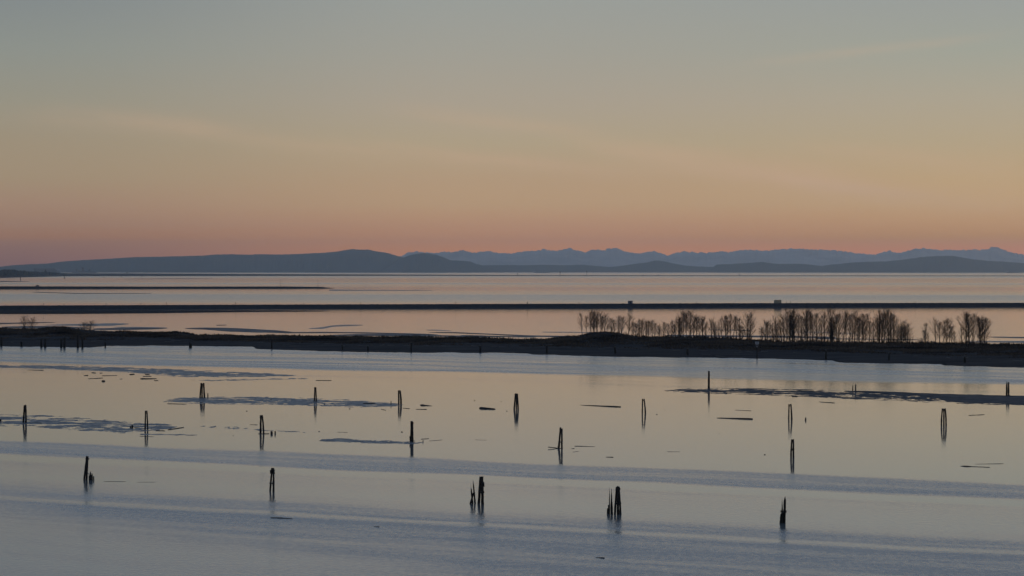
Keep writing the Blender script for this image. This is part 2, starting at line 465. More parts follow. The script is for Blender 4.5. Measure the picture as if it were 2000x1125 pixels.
# ------------------------------------------------------------------ sand and mud banks
def bank(name, top, bot, h, mat, amp=0.0, fx=.25, fy=.12, step=2.0, rstep=1.0, seed=0.0, bias=0.0, dome=.55, spk=0.0):
    """a low bank between two edge lines (frame points); its surface dips under the water at the edges and in its hollows"""
    x0, x1 = max(top[0][0], bot[0][0]), min(top[-1][0], bot[-1][0])
    n_c = max(6, int((x1 - x0) / step))
    hmax = max(lerp_pts(bot, x0 + (x1 - x0) * i / 20) - lerp_pts(top, x0 + (x1 - x0) * i / 20) for i in range(21))
    n_r = max(5, int(hmax / rstep))
    verts, faces = [], []
    for i in range(n_c + 1):
        px = x0 + (x1 - x0) * i / n_c
        yt, yb = lerp_pts(top, px), lerp_pts(bot, px)
        ee = min(1.0, min(i, n_c - i) / (n_c * .06 + 1))
        for j in range(n_r + 1):
            s = j / n_r
            p = at(px, yb + (yt - yb) * s)
            e = min(1.0, min(s, 1 - s) / .5) ** dome * min(1, ee + .05)
            z = -0.07 + (h + .07) * e
            if amp:
                q = Vector((p.x * fx, p.y * fy, seed))
                z += amp * (noise.fractal(q, .65, 2.1, 7) + bias) * min(1.0, e * 3)
                if spk: z += spk * noise.fractal(Vector((p.x * .55, p.y * .30, seed + 40)), .6, 2.2, 4)
            if j in (0, n_r) or i in (0, n_c): z = min(z, -.1)
            verts.append((p.x, p.y, z))
    m = n_r + 1
    for i in range(n_c):
        for j in range(n_r):
            a = i * m + j
            faces.append((a, a + m, a + m + 1, a + 1))
    return struct(link_mesh(name, verts, faces, mat))

# mud flats among the piles: streaky, half drowned
bank('mudflat', [(-260, 709), (-40, 711), (0, 712.5), (120, 714), (240, 717), (330, 720), (420, 724), (520, 729), (590, 733.5)],
     [(-260, 714), (-40, 716), (0, 718), (60, 720), (150, 723), (230, 727), (300, 732), (350, 737), (430, 737), (500, 736), (560, 735), (590, 734.5)], .06, M_MUD, .16, .12, .16, 1.0, .35, 1.0, .12, .55, .075)
bank('mudflat', [(370, 742), (420, 741), (520, 739), (608, 738)], [(370, 743.5), (420, 744.5), (470, 743.5), (608, 740)], .03, M_MUD, .12, .25, .15, 1.2, .35, 2.0, .06)
bank('mudflat', [(314, 783), (325, 778.5), (350, 776.5), (395, 775), (440, 774), (520, 774), (600, 776.5), (680, 780), (760, 786), (800, 790)],
     [(314, 784), (325, 787), (360, 788.5), (430, 790), (520, 791), (600, 793), (680, 795.5), (720, 796), (760, 794), (800, 792)], .04, M_MUD, .14, .13, .22, 1.0, .3, 3.0, .15, .55, .075)
bank('mudflat', [(-220, 806), (-60, 808), (0, 809.5), (80, 810), (130, 813), (190, 818), (240, 822), (300, 826), (360, 831)],
     [(-220, 838), (-60, 836), (0, 834.5), (50, 834), (120, 839), (190, 846), (250, 847), (310, 842), (360, 833)], .035, M_MUD, .18, .11, .20, 1.0, .3, 4.0, .06, .55, .075)
bank('mudflat', [(270, 847), (310, 846), (360, 848), (390, 848.5)], [(270, 849.5), (310, 850.5), (360, 851), (390, 850)], .02, M_MUD, .10, .4, .25, 1.1, .3, 5.0, .1)
bank('mudflat', [(380, 831), (420, 831.5), (480, 834), (560, 841), (600, 844)], [(380, 833), (420, 836), (480, 839.5), (560, 844.5), (600, 846)], .0, M_MUD, .12, .5, .3, 1.0, .35, 6.0, -.05)
bank('mudflat', [(616, 858.5), (640, 855), (690, 856), (740, 859), (780, 861), (830, 863)], [(616, 861), (650, 862.5), (700, 866.5), (750, 868), (790, 868), (830, 865)], .035, M_MUD, .14, .15, .24, 1.0, .3, 7.0, .10, .55, .075)
bank('mudflat', [(1285, 763.2), (1345, 758), (1400, 757), (1500, 758.5), (1600, 761), (1700, 764), (1820, 767.5), (2060, 774), (2400, 782)],
     [(1285, 765), (1345, 767.5), (1400, 769.5), (1500, 772), (1600, 777), (1700, 782), (1820, 787), (2060, 795), (2400, 801)], .05, M_DARKMUD, .17, .13, .2, 1.0, .35, 8.0, .08, .55, .075)
bank('mudflat', [(1640, 763.5), (1700, 764.5), (1820, 768), (1900, 771), (2080, 773.5), (2400, 781)], [(1640, 764.5), (1700, 767), (1820, 775), (1850, 785), (1900, 787.5), (2080, 790), (2400, 796)], .26, M_DARKMUD, .14, .06, .05, 1.6, .6, 9.0, .1, .4)

# sand banks behind the spit
SB = [
    ([(-40, 630), (0, 630.5), (60, 629.5), (112, 628.8)], [(-40, 634), (0, 633.5), (60, 631.5), (112, 629.8)]),
    ([(85, 634.6), (130, 633), (190, 631.8), (220, 631), (255, 632)], [(85, 635.4), (130, 636), (190, 637), (220, 636.5), (255, 633)]),
    ([(0, 638), (40, 637), (90, 636.5), (130, 637.5), (180, 640.5)], [(0, 640), (40, 641), (90, 641.5), (130, 642), (180, 641.6)]),
    ([(180, 641.5), (240, 640), (300, 639.5), (330, 640.3)], [(180, 644.5), (240, 644.8), (300, 643.5), (330, 641.3)]),
    ([(220, 638.5), (280, 638.8), (330, 640)], [(220, 639.4), (280, 640), (330, 640.8)]),
    ([(358, 640.8), (400, 639.6), (450, 640), (500, 642.5), (540, 645), (575, 648.4)], [(358, 642.2), (400, 644), (450, 648), (500, 650), (540, 650), (575, 649.6)]),
    ([(420, 635), (445, 634.4)], [(420, 635.8), (445, 635.2)]),
    ([(600, 641.5), (630, 638.8), (650, 635.2), (680, 634), (712, 634.4)], [(600, 642.2), (630, 642.5), (650, 638.4), (680, 637), (712, 635.4)]),
    ([(500, 647), (560, 648.5), (630, 648), (720, 649), (800, 651), (860, 653)], [(500, 649), (560, 651), (630, 650.6), (720, 651.5), (800, 653.6), (860, 654)]),
    ([(640, 654), (700, 652), (760, 652), (900, 655.5), (1000, 657)], [(640, 656), (700, 656), (760, 656.5), (900, 658), (1000, 658.5)]),
    ([(830, 644), (860, 644.3), (885, 646)], [(830, 645), (860, 645.8), (885, 647)]),
    ([(832, 648.4), (890, 648.8), (960, 651.8), (1040, 655), (1130, 656)], [(832, 649.3), (890, 651), (960, 653.8), (1040, 658), (1130, 659)]),
    ([(895, 654), (960, 656), (1010, 656.5), (1050, 658)], [(895, 655), (960, 657.5), (1010, 658.6), (1050, 659.2)]),
    ([(1055, 648), (1100, 648.3), (1160, 648.5)], [(1055, 648.8), (1100, 649.4), (1160, 650)]),
    ([(1300, 653.5), (1400, 654.6), (1500, 655.5), (1640, 657.5)], [(1300, 657), (1400, 658.5), (1500, 659.4), (1640, 661)]),
    ([(1380, 643.6), (1420, 644), (1470, 645)], [(1380, 644.6), (1420, 645.2), (1470, 645.8)]),
    ([(1535, 647.6), (1570, 648), (1630, 649), (1690, 651.5)], [(1535, 648.6), (1570, 649.6), (1630, 650.8), (1690, 652.5)]),
    ([(1590, 660), (1700, 661.5), (1800, 663)], [(1590, 662.2), (1700, 663.5), (1800, 664.4)]),
    ([(1930, 657.6), (1980, 657.8), (2060, 658)], [(1930, 658.8), (1980, 660.4), (2060, 661)]),
    ([(1880, 666.6), (1940, 666), (2000, 665.7), (2080, 665.8)], [(1880, 668.4), (1940, 668.8), (2000, 670), (2080, 671)]),
    ([(-80, 605), (150, 606), (350, 606), (500, 606), (650, 607)], [(-80, 614), (150, 613.5), (300, 612.2), (420, 610.5), (500, 609.6), (650, 608.2)]),
    ([(60, 569.7), (150, 572.2), (300, 572.6)], [(60, 571), (150, 574), (300, 573.6)]),
    ([(640, 565), (700, 566.2), (780, 566.2), (850, 567)], [(640, 568.2), (700, 568), (780, 568), (850, 567.8)]),
    ([(-40, 548), (0, 548.6), (60, 549.5)], [(-40, 551.6), (0, 550.8), (60, 550.2)]),
    ([(240, 544.6), (340, 543.8), (420, 544)], [(240, 545.3), (340, 545), (420, 544.8)]),
]
for k, (tp, bt) in enumerate(SB):
    bank('sandbank', tp, bt, .22, M_FLAT if k == 20 else (M_MUD if k % 3 == 1 else M_SAND), .05, .05, .02, 4.0, .35, 20 + k, .2, .45)
# the long outer flat towards the strait
bank('sandbank', [(-60, 533.6), (130, 533.8), (250, 533.9), (500, 535.2), (800, 536.4), (1100, 537.6), (1500, 538.2), (1900, 538.4), (2100, 538.4)],
     [(-60, 545), (0, 543), (60, 541.4), (130, 539.6), (250, 539.3), (500, 539.0), (800, 538.6), (1100, 538.9), (1500, 539.2), (1900, 539.3), (2100, 539.3)], 1.6, M_FLAT, .2, .002, .001, 6.0, .4, 50, .2, .3)

# ------------------------------------------------------------------ the spit
FRONT = [(-80, 677), (0, 677), (130, 678.5), (175, 679), (210, 676), (300, 675.5), (420, 676.5), (495, 677.5), (500, 681.5), (512, 682.5), (600, 685.3), (700, 688), (800, 689), (940, 689.2), (1030, 690.5), (1040, 692.5), (1100, 694.5), (1200, 697.2), (1300, 698.4), (1400, 699.4), (1480, 700.5), (1560, 702.5), (1625, 704.5), (1640, 708.5), (1740, 710.5), (1838, 712), (1845, 714.6), (1920, 716.5), (2000, 718.6), (2100, 722)]
BEACH = [(-80, 664), (0, 664), (100, 664.5), (300, 664), (420, 666), (520, 668.5), (640, 671), (800, 673.5), (940, 675.5), (1068, 677.5), (1200, 680), (1340, 683), (1480, 686), (1600, 688.5), (1740, 691), (1880, 697), (2000, 702.5), (2100, 706)]
CREST = [(-80, 640), (0, 640.5), (30, 642), (80, 643), (100, 640), (130, 640), (160, 644), (200, 646.5), (300, 649.5), (340, 648), (365, 650), (385, 654.5), (440, 653.5), (500, 656), (580, 656), (660, 656.5), (760, 658.5), (860, 659.2), (910, 659), (990, 661.5), (1060, 662.5), (1090, 660), (1105, 657.5), (1130, 657), (1142, 653), (1152, 649), (1170, 648), (1190, 648.5), (1210, 651), (1240, 656), (1262, 657.5), (1330, 658), (1420, 660), (1480, 666), (1520, 668.5), (1600, 669), (1700, 670.5), (1800, 671.5), (1900, 672), (2000, 673), (2100, 674)]
HGT = [(-80, 3.4), (130, 3.4), (380, 2.4), (900, 2.0), (1080, 2.4), (1300, 2.6), (2100, 2.6)]
spit_cols = []
sv, sf = [], []
step = 3.0
S0 = -560
nc = int((2620 - S0) / step)
for i in range(nc + 1):
    px = S0 + step * i
    f0 = at(px, lerp_pts(FRONT, px) + 0.9 * noise.fractal(Vector((px * .02, 0, 3)), .6, 2.2, 5), -.03)
    f1 = at(px, lerp_pts(FRONT, px) * .62 + lerp_pts(BEACH, px) * .38, .45)
    bh = at(px, lerp_pts(BEACH, px), .95)
    # crest depth: a steady ridge line; mound gets taller rather than nearer
    base_crest = lerp_pts([(-80, 643), (350, 651), (900, 659.5), (1300, 659), (1480, 666), (2100, 674)], px)
    cy = at(px, base_crest, lerp_pts(HGT, px)).y
    cr = on_depth(px, lerp_pts(CREST, px), cy)
    spit_cols.append((px, bh, cr))
    prof = [f0 + Vector((0, -14, -.45)), f0, f1, bh]
    for t in (.12, .25, .4, .55, .7, .85, 1.0):
        q = bh.lerp(cr, t)
        q.x = (px - 1000) / F * q.y
        q.z = bh.z + (cr.z - bh.z) * (t ** .75) - (.15 if t < 1 else 0)
        prof.append(q)
    for d_, zz in ((14, .75), (35, .35), (55, -.05), (75, -.6)):
        q = Vector((0, cr.y + d_, cr.z * zz if zz > 0 else zz))
        q.x = (px - 1000) / F * q.y
        prof.append(q)
    for j, q in enumerate(prof):
        if 1 < j < len(prof) - 2:
            q = q + Vector((0, 0, .22 * noise.fractal(Vector((q.x * .12, q.y * .05, 5)), 1, 2, 4) * (1 if j > 2 else .6)))
        sv.append(q)
    NP = len(prof)
for i in range(nc):
    for j in range(NP - 1):
        a = i * NP + j
        sf.append((a, a + NP, a + NP + 1, a + 1))
struct(link_mesh('spit_ground', sv, sf, M_SPIT))

# brush: dense leafless scrub and dead grass over the spit (uncountable)
bm_ = MB()
for (px, bh, cr) in spit_cols:
    for k in range(120 if -30 < px < 2030 else 45):
        t = rnd.random() ** .8
        u = px + rnd.uniform(-step, step)
        q = bh.lerp(cr, t)
        q.y += rnd.uniform(-3, 10 if t > .8 else 3)
        q.x = (u - 1000) / F * q.y
        z = bh.z + (cr.z - bh.z) * (t ** .75) - .15
        cl = noise.noise(Vector((q.x * .06, q.y * .05, 1.7)))
        cl2 = noise.noise(Vector((q.x * .22, q.y * .1, 7.7)))
        if t < .3 and cl < -.05: continue
        hh = max(.35, .8 + 1.0 * cl + .7 * cl2) * rnd.uniform(.5, 1.25) * (.55 + .5 * t)
        if px > 1480: hh *= 1.0 + .3 * t
        if t > .86 and (1500 < px < 1780 or 1180 < px < 1470 or 1870 < px < 1930) and rnd.random() < .40: hh *= rnd.uniform(1.5, 3.4)
        wd = rnd.uniform(.08, .24) * min(1, 1.1 / hh)
        lean = Vector((rnd.gauss(0, .3), rnd.gauss(0, .3), 1)).normalized() * hh
        b0 = len(bm_.v)
        an = rnd.uniform(0, 3.14)
        d = Vector((math.cos(an), math.sin(an), 0)) * wd
        base = Vector((q.x, q.y, z - .1))
        bm_.v += [base - d, base + d, base + lean * .6 + d * 1.4, base + lean, base + lean * .55 - d * 1.5]
        bm_.f.append((b0, b0 + 1, b0 + 2, b0 + 3, b0 + 4))
struct(bm_.build('brush', M_BRUSH), 'stuff', 'dark leafless scrub and dead grass covering the long spit', 'brush')

# ------------------------------------------------------------------ rock jetty and breakwater
def riprap(name, label, cat, top, water, x0, x1, step, crest_w, slope, rock, mat, seed):
    verts, faces = [], []
    n_c = int((x1 - x0) / step)
    for i in range(n_c + 1):
        px = x0 + (x1 - x0) * i / n_c
        w = at(px, lerp_pts(water, px), 0)
        Yc = w.y + slope
        zt = on_depth(px, lerp_pts(top, px), Yc).z
        zt = max(zt, .05)
        prof = [(-6, -1.2), (0, 0), (.25 * slope, .27 * zt), (.5 * slope, .52 * zt), (.75 * slope, .77 * zt), (slope, zt), (slope + 1.5, zt * .97), (slope + crest_w, zt * .97), (slope + crest_w + 1.5, zt), (2 * slope + crest_w, 0), (2 * slope + crest_w + 6, -1.2)]
        for j, (dy_, z) in enumerate(prof):
            Yv = w.y + dy_
            k = rock * (noise.noise(Vector((px * 1.7, j * 1.9, seed))) + .6 * noise.noise(Vector((px * 4.1, j * 3.7, seed + 3)))) if 0 < j < len(prof) - 1 and j not in (6, 7) else 0
            verts.append(((px - 1000) / F * w.y, Yv + k * .8, z + k * .55 * min(1, zt)))
    m = len(prof)
    for i in range(n_c):
        for j in range(m - 1):
            a = i * m + j
            faces.append((a, a + m, a + m + 1, a + 1))
    o = link_mesh(name, verts, faces, mat, None, False)
    return tag(o, label, cat)

J_TOP = [(-80, 597.4), (0, 597), (500, 595.2), (1000, 593.6), (1500, 592.2), (2100, 591.4)]
J_WAT = [(-80, 605), (0, 604.5), (300, 603.2), (500, 602), (1000, 600.8), (1500, 599.5), (2100, 598.2)]
riprap('rock_jetty', 'long low rock jetty running the full width behind the tree-covered spit', 'jetty', J_TOP, J_WAT, -560, 2620, 1.3, 7.0, 7.0, .75, M_ROCK, 2.0)
B_TOP = [(-80, 558.8), (0, 559.2), (300, 559.8), (560, 559.6), (628, 560.4), (640, 561.8), (652, 562.6)]
B_WAT = [(-80, 564.2), (0, 564), (400, 563.5), (640, 563.3), (652, 563)]
riprap('rock_breakwater', 'shorter dark rock breakwater ending in open water beyond the long jetty', 'breakwater', B_TOP, B_WAT, -560, 652, 1.2, 8.0, 8.0, .8, M_ROCK, 6.0)

def jetty_spot(px, top=J_TOP, water=J_WAT, slope=7.0, back=4.0):
    Yc = at(px, lerp_pts(water, px), 0).y + slope + back
    p = on_depth(px, lerp_pts(top, px), at(px, lerp_pts(water, px), 0).y + slope)
    return Vector(((px - 1000) / F * Yc, Yc, p.z * .97))

def hut(name, label, cat, px, w, h, dep, mat, roof_over):
    p = jetty_spot(px)
    t = thing(name, label, cat, p)
    m = MB(); m.box((-w / 2, -dep / 2, -.1), (w / 2, dep / 2, h)); m.build('wall', mat, t)
    m = MB(); m.prism([(-w / 2 - roof_over, h + .005), (w / 2 + roof_over, h + .005), (w / 2 + roof_over, h + .16), (0, h + .3), (-w / 2 - roof_over, h + .16)], -dep / 2 - roof_over, dep / 2 + roof_over)
    m.build('roof', M_HUT if mat is M_HUT else M_STEEL, t)
    m = MB(); m.box((-.5, -dep / 2 - .04, 0), (.5, -dep / 2 - .003, 2.0)); m.build('door', M_DARK if mat is M_HUT else M_TAN, t)
    return t
hut('jetty_hut', 'small blue grey hut standing alone on the long rock jetty', 'hut', 1231, 4.6, 2.6, 3.0, M_HUT, .25)
# tan shelter: a ribbed box
p = jetty_spot(1519)
t = thing('tan_container', 'tan boxy container standing on the rock jetty above the dense trees', 'container', p)
m = MB(); m.box((-3.55, -1.2, -.1), (3.55, 1.2, 3.1)); body = m.build('body', M_TAN, t)
m = MB()
for k in range(22):
    x = -3.4 + k * .324
    m.box((x - .05, -1.26, .15), (x + .05, -1.203, 2.9))
m.build('ribs', M_TAN, t)
m = MB(); m.box((-3.62, -1.3, 3.103), (3.62, 1.3, 3.25)); m.build('roof', M_STEEL, t)

ORD = ['first', 'second', 'third', 'fourth', 'fifth', 'sixth', 'seventh', 'eighth', 'ninth', 'tenth', 'eleventh', 'twelfth', 'thirteenth', 'fourteenth', 'fifteenth', 'sixteenth', 'seventeenth', 'eighteenth', 'nineteenth', 'twentieth', 'twenty-first', 'twenty-second', 'twenty-third', 'twenty-fourth', 'twenty-fifth', 'twenty-sixth', 'twenty-seventh', 'twenty-eighth']

def post_mb(h, r):
    m = MB()
    m.tube([(0, 0, -.6), (0, 0, h * .5), (0, 0, h)], [r, r * .95, r * .85], 8)
    m.tube([(0, 0, h + .002), (0, 0, h + .12)], [r * 1.25, r * 1.1], 8)
    return m
for k, (px, h) in enumerate([(85, 2.2), (125, 1.5), (207, 2.0), (275, 1.9), (325, 2.4), (460, 2.6), (593, 1.7), (704, 1.8), (890, 2.4), (1030, 1.8), (1131, 1.6), (1360, 1.7), (1536, 1.6), (1544, 1.8), (1788, 1.7)]):
    o = post_mb(h, .22 if px != 1030 else .42).build('jetty_post', M_WOOD)
    o.location = jetty_spot(px, back=2.5)
    tag(o, 'slim dark post on top of the long rock jetty, %s counting from its left end' % ORD[k], 'post', 'posts along the rock jetty')
for k, (px, h) in enumerate([(548, 14.5), (621, 14.5)]):
    o = post_mb(h, .3).build('light_pole', M_STEEL)
    o.location = jetty_spot(px, B_TOP, B_WAT, 8.0)
    tag(o, ['tall thin pole on the breakwater, farther from its tip', 'tall thin pole beside the rounded tip of the breakwater'][k], 'pole', 'poles on the breakwater')
for k, px in enumerate([4, 34, 64, 95, 127, 157, 188, 220]):
    o = post_mb(5.5, .16).build('light_pole', M_STEEL)
    o.location = jetty_spot(px, B_TOP, B_WAT, 8.0)
    tag(o, 'faint short pole in the row along the breakwater, %s counting from its left end' % ORD[k], 'pole', 'short poles along the breakwater')
p = jetty_spot(73, B_TOP, B_WAT, 8.0)
t = thing('parked_van', 'dark van parked on the far breakwater', 'van', p)
m = MB(); m.prism([(-3.6, .5), (3.2, .5), (3.3, 2.6), (.2, 2.8), (-1.6, 2.8), (-2.2, 1.7), (-3.6, 1.5)], -1.0, 1.0); m.build('body', M_STEEL, t)
for x in (-2.3, 2.0):
    for y in (-1.05, 1.05):
        m = MB(); m.tube([(x, y - .12, .45), (x, y + .12, .45)], [.45, .45], 12); m.build('wheel', M_DARK, t)

# ------------------------------------------------------------------ far shore, port and channel markers
wood = MB()
FW = [(-60, 528), (0, 529), (12, 527), (28, 528), (34, 529.8), (48, 529.4), (60, 530.6), (84, 531), (90, 529.8), (100, 532), (115, 533), (160, 534.6), (200, 535.4)]
for i in range(1700):
    px = rnd.choice([rnd.uniform(-60, 132), rnd.uniform(-60, 60), rnd.uniform(100, 200)])
    base = at(px, 540.3 - max(0, min(px, 132)) * .032 + rnd.uniform(-2.4, .4))
    hgt = on_depth(px, lerp_pts(FW, px), base.y).z * rnd.uniform(.45, 1.02)
    hgt = max(2.0, hgt)
    r = hgt * rnd.uniform(.3, .5)
    z0 = .5
    hgt *= 1.15
    wood.tube([(base.x, base.y, z0), (base.x, base.y, z0 + hgt * .12), (base.x + rnd.uniform(-1, 1), base.y, z0 + hgt * .5), (base.x, base.y, z0 + hgt * .85), (base.x, base.y, z0 + hgt)], [r * .5, r, r * .9, r * .45, r * .1], 7, True, .25)
struct(wood.build('far_wood', M_FOREST), 'stuff', 'hazy dark wood along the far shore at the left edge', 'far trees')
o = MB(); o.tube([(0, 0, 0), (0, 0, 9), (0, 0, 30), (0, 0, 46)], [5, 9, 6, .6], 9, True, .2)
o = o.build('tall_conifer', M_FOREST); q = at(89, 536.8); o.location = q
tag(o, 'tallest dark conifer rising above the hazy far wood', 'tree')
o = MB(); o.tube([(0, 0, 0), (0, 0, 60), (0, 0, 140)], [3.2, 2.2, 1.0], 5)
o = o.build('radio_mast', M_STEEL); o.location = at(87.5, 533.6)
tag(o, 'thin radio mast rising above the far wood', 'mast')

PY = at(100, 533.2).y
def port_at(px): return Vector(((px - 1000) / F * PY, PY, 0))
t = thing('port_shed', 'large hazy port shed with a long sloping roof', 'shed', port_at(92))
k = PY / F
m = MB(); m.prism([(-22 * k, -2), (22 * k, -2), (22 * k, 4.5 * k), (18 * k, 7 * k), (-20 * k, 7 * k), (-22 * k, 6.5 * k)], -150, 150); m.build('wall', M_STEEL, t)
m = MB(); m.prism([(-22.5 * k, 7.02 * k), (18.2 * k, 7.02 * k), (24 * k, 3.6 * k), (24.4 * k, 4.2 * k), (18.6 * k, 9 * k), (-22.5 * k, 9 * k)], -170, 170); m.build('roof', M_ROOF, t)
def crane(px, h, label):
    t = thing('port_crane', label, 'crane', port_at(px), 'hazy cranes at the far port')
    H = h * k
    m = MB(); m.box((-1.6 * k, -20, -1), (-.9 * k, 20, H * .6)); m.build('leg', M_STEEL, t)
    m = MB(); m.box((.9 * k, -20, -1), (1.6 * k, 20, H * .6)); m.build('leg', M_STEEL, t)
    m = MB(); m.box((-2.0 * k, -24, H * .602), (2.0 * k, 24, H * .7)); m.build('cab', M_STEEL, t)
    m = MB(); m.tube([(-.6 * k, 0, H * .7), (1.5 * k, 0, H)], [.22 * k, .12 * k], 6); m.build('boom', M_STEEL, t)
crane(151, 11, 'smallest hazy crane, standing beside the port shed')
crane(162, 16, 'tallest hazy crane in the middle of the far port')
crane(175, 9, 'low hazy crane nearest the open water')
m = MB(); m.prism([(-24 * k, -2), (24 * k, -2), (22 * k, 2.2 * k), (8 * k, 2.2 * k), (6 * k, 3.6 * k), (-12 * k, 3.6 * k), (-13 * k, 2.4 * k), (-24 * k, 2.4 * k)], -80, 80)
o = m.build('coal_quay', M_STEEL); o.location = port_at(166)
tag(o, 'long low hazy quay under the far port cranes', 'quay')
def ship(px, py, wpx, label):
    q = at(px, py); kk = q.y / F
    t = thing('cargo_ship', label, 'ship', q, 'hazy ships below the hills')
    L = wpx * kk / 2
    m = MB(); m.prism([(-L * .95, -3), (L * .92, -3), (L, 1.5 * kk), (-L, 1.2 * kk)], -14, 14); m.build('hull', M_STEEL, t)
    m = MB(); m.box((-L * .9, -12, 1.25 * kk), (-L * .68, 12, 3.2 * kk)); m.build('bridge', M_BOARD, t)
ship(1058, 532.9, 34, 'long hazy ship lying under the low middle hills')
ship(1978, 533.2, 26, 'hazy ship at the foot of the right-hand hill')

for k2, (px, y0, y1, wpx) in enumerate([(1011, 533, 539.2, 1.4), (1094, 530.5, 539.4, 1.6), (1142, 536.5, 539.4, 1.0), (1146, 529, 539.6, 1.2), (1256, 536.3, 539.5, 1.6), (1286, 536.2, 539.4, 1.0), (1444, 534.4, 539.6, 1.2), (1545, 537, 539.4, .9), (1589, 536.6, 539.5, 1.0), (1692, 536.5, 539.4, 1.0), (1805, 536.6, 539.4, .9), (1921, 536.4, 539.5, 1.1), (708, 536, 539.3, 1.4), (248, 531.6, 536, 2.2)]):
    q = at(px, y1); kk = q.y / F
    t = thing('channel_marker', 'thin marker post on the outer sand flat, %s from the left' % ORD[(k2 + 1) if k2 < 12 else (1 if k2 == 12 else 0)], 'marker', q, 'marker posts on the outer flat')
    t['label'] = 'thin marker post on the far outer sand flat, %s along from the port' % ORD[(k2 + 2) if k2 < 12 else (1 if k2 == 12 else 0)]
    H = (y1 - y0) * kk
    m = MB(); m.tube([(0, 0, -2), (0, 0, H)], [wpx * .4 * kk, wpx * .28 * kk], 6); m.build('post', M_STEEL, t)
    m = MB(); m.box((-wpx * .6 * kk, -2, H * .74), (wpx * .6 * kk, 2, H * .98)); m.build('top_mark', M_DARK, t)
for k2, (px, y0, y1, wpx) in enumerate([(40, 539.5, 547.5, 2.4), (126, 539.5, 544.3, 2.2), (203, 540, 542.3, 1.6), (237, 539, 541.6, 1.8), (277, 539.2, 542, 1.6), (304, 540, 541.8, 1.3)]):
    q = at(px, y1); kk = q.y / F; H = (y1 - y0) * kk * .72
    m = MB(); m.tube([(0, 0, -2), (0, 0, H * .5), (0, 0, H)], [wpx * .3 * kk, wpx * .3 * kk, wpx * .36 * kk], 8)
    m.box((-wpx * .45 * kk, -3, H + .003), (wpx * .45 * kk, 3, H * 1.16))
    o = m.build('channel_pile', M_STEEL); o.location = q
    tag(o, 'stout far pile in the shallows below the wood, %s counting from the left edge' % ORD[k2], 'pile', 'stout far piles below the wood')

# ------------------------------------------------------------------ bare trees on the spit
def tree_proto(seed, height=14.0, crown_w=.32, start=.22, nl=24, dens=1.0):
    r = random.Random(seed)
    tr, cw = MB(), MB()
    lean = Vector((r.uniform(-.05, .05), r.uniform(-.05, .05), 0))
    pts, rad = [], []
    N = 9
    for i in range(N + 1):
        t = i / N
        pts.append(Vector((0, 0, 0)) + lean * height * t + Vector((r.uniform(-.1, .1) * t, r.uniform(-.1, .1) * t, height * .96 * t - (.4 if i == 0 else 0))))
        rad.append(.19 * (1 - t) ** .8 + .02)
    tr.tube(pts, rad, 6)
    def along(t):
        f = t * N; i = min(int(f), N - 1)
        return pts[i].lerp(pts[i + 1], f - i)
    for k in range(nl):
        t = start + (1 - start) * ((k + r.random()) / nl) * .97
        a = k * 2.4 + r.uniform(-.5, .5)
        prof = math.sin(((t - start) / (1 - start) * .80 + .20) * math.pi) ** .9
        L = height * crown_w * (.30 + .88 * prof) * r.uniform(.7, 1.15) * (1 if t < .85 else .7)
        tilt = r.uniform(.42, .88) * (1.3 - .6 * t)
        d = Vector((math.cos(a) * math.sin(tilt), math.sin(a) * math.sin(tilt), math.cos(tilt)))
        p0 = along(t)
        lp = [p0]
        for s in range(4):
            d = (d + Vector((0, 0, .16)) + Vector((r.uniform(-.12, .12), r.uniform(-.12, .12), 0))).normalized()
            lp.append(lp[-1] + d * L / 4)
        r0 = .085 * (1.1 - t) + .022
        cw.tube(lp, [r0, r0 * .75, r0 * .55, r0 * .4, r0 * .22], 4, False)
        for s in range(int(10 * dens)):
            u = r.uniform(.12, 1.0)
            f = u * 4; i = min(int(f), 3)
            q = lp[i].lerp(lp[i + 1], f - i)
            dd = (d + Vector((r.uniform(-.9, .9), r.uniform(-.9, .9), r.uniform(-.1, .8)))).normalized()
            l2 = L * r.uniform(.22, .5) * (1.15 - .5 * u)
            e = q + dd * l2
            mid = q.lerp(e, .5) + Vector((0, 0, -.04 * l2))
            cw.tube([q, mid, e], [.015, .012, .007], 3, False)
            for w in range(7):
                q2 = q.lerp(e, r.uniform(.2, 1.0))
                d3 = (dd + Vector((r.uniform(-.8, .8), r.uniform(-.8, .8), r.uniform(-.1, .8)))).normalized()
                cw.tube([q2, q2 + d3 * l2 * r.uniform(.3, .65)], [.0085, .0055], 3, False)
    return tr, cw

PROTO = []
for s, cwid, st, nl, dn in [(11, .34, .08, 32, 1.1), (12, .28, .08, 30, 1.0), (13, .38, .05, 32, 1.1), (14, .25, .16, 26, 1.0), (15, .32, .10, 32, 1.1), (16, .42, .03, 28, 1.0), (17, .23, .06, 22, .9), (18, .31, .22, 24, .9), (19, .37, .14, 22, 1.1)]:
    tr, cw = tree_proto(s, 14.0, cwid, st, nl, dn)
    mt = bpy.data.meshes.new('trunk'); mt.from_pydata([tuple(v) for v in tr.v], [], tr.f); mt.materials.append(M_BARK)
    mc = bpy.data.meshes.new('crown'); mc.from_pydata([tuple(v) for v in cw.v], [], cw.f); mc.materials.append(M_TWIG)
    PROTO.append((mt, mc))

def crest_point(px, dy=0.0):
    i = max(0, min(len(spit_cols) - 1, int(round((px - S0) / step))))
    cr = spit_cols[i][2]
    y = cr.y + dy
    return Vector(((px - 1000) / F * y, y, cr.z - .3 - max(0, dy) * .04))

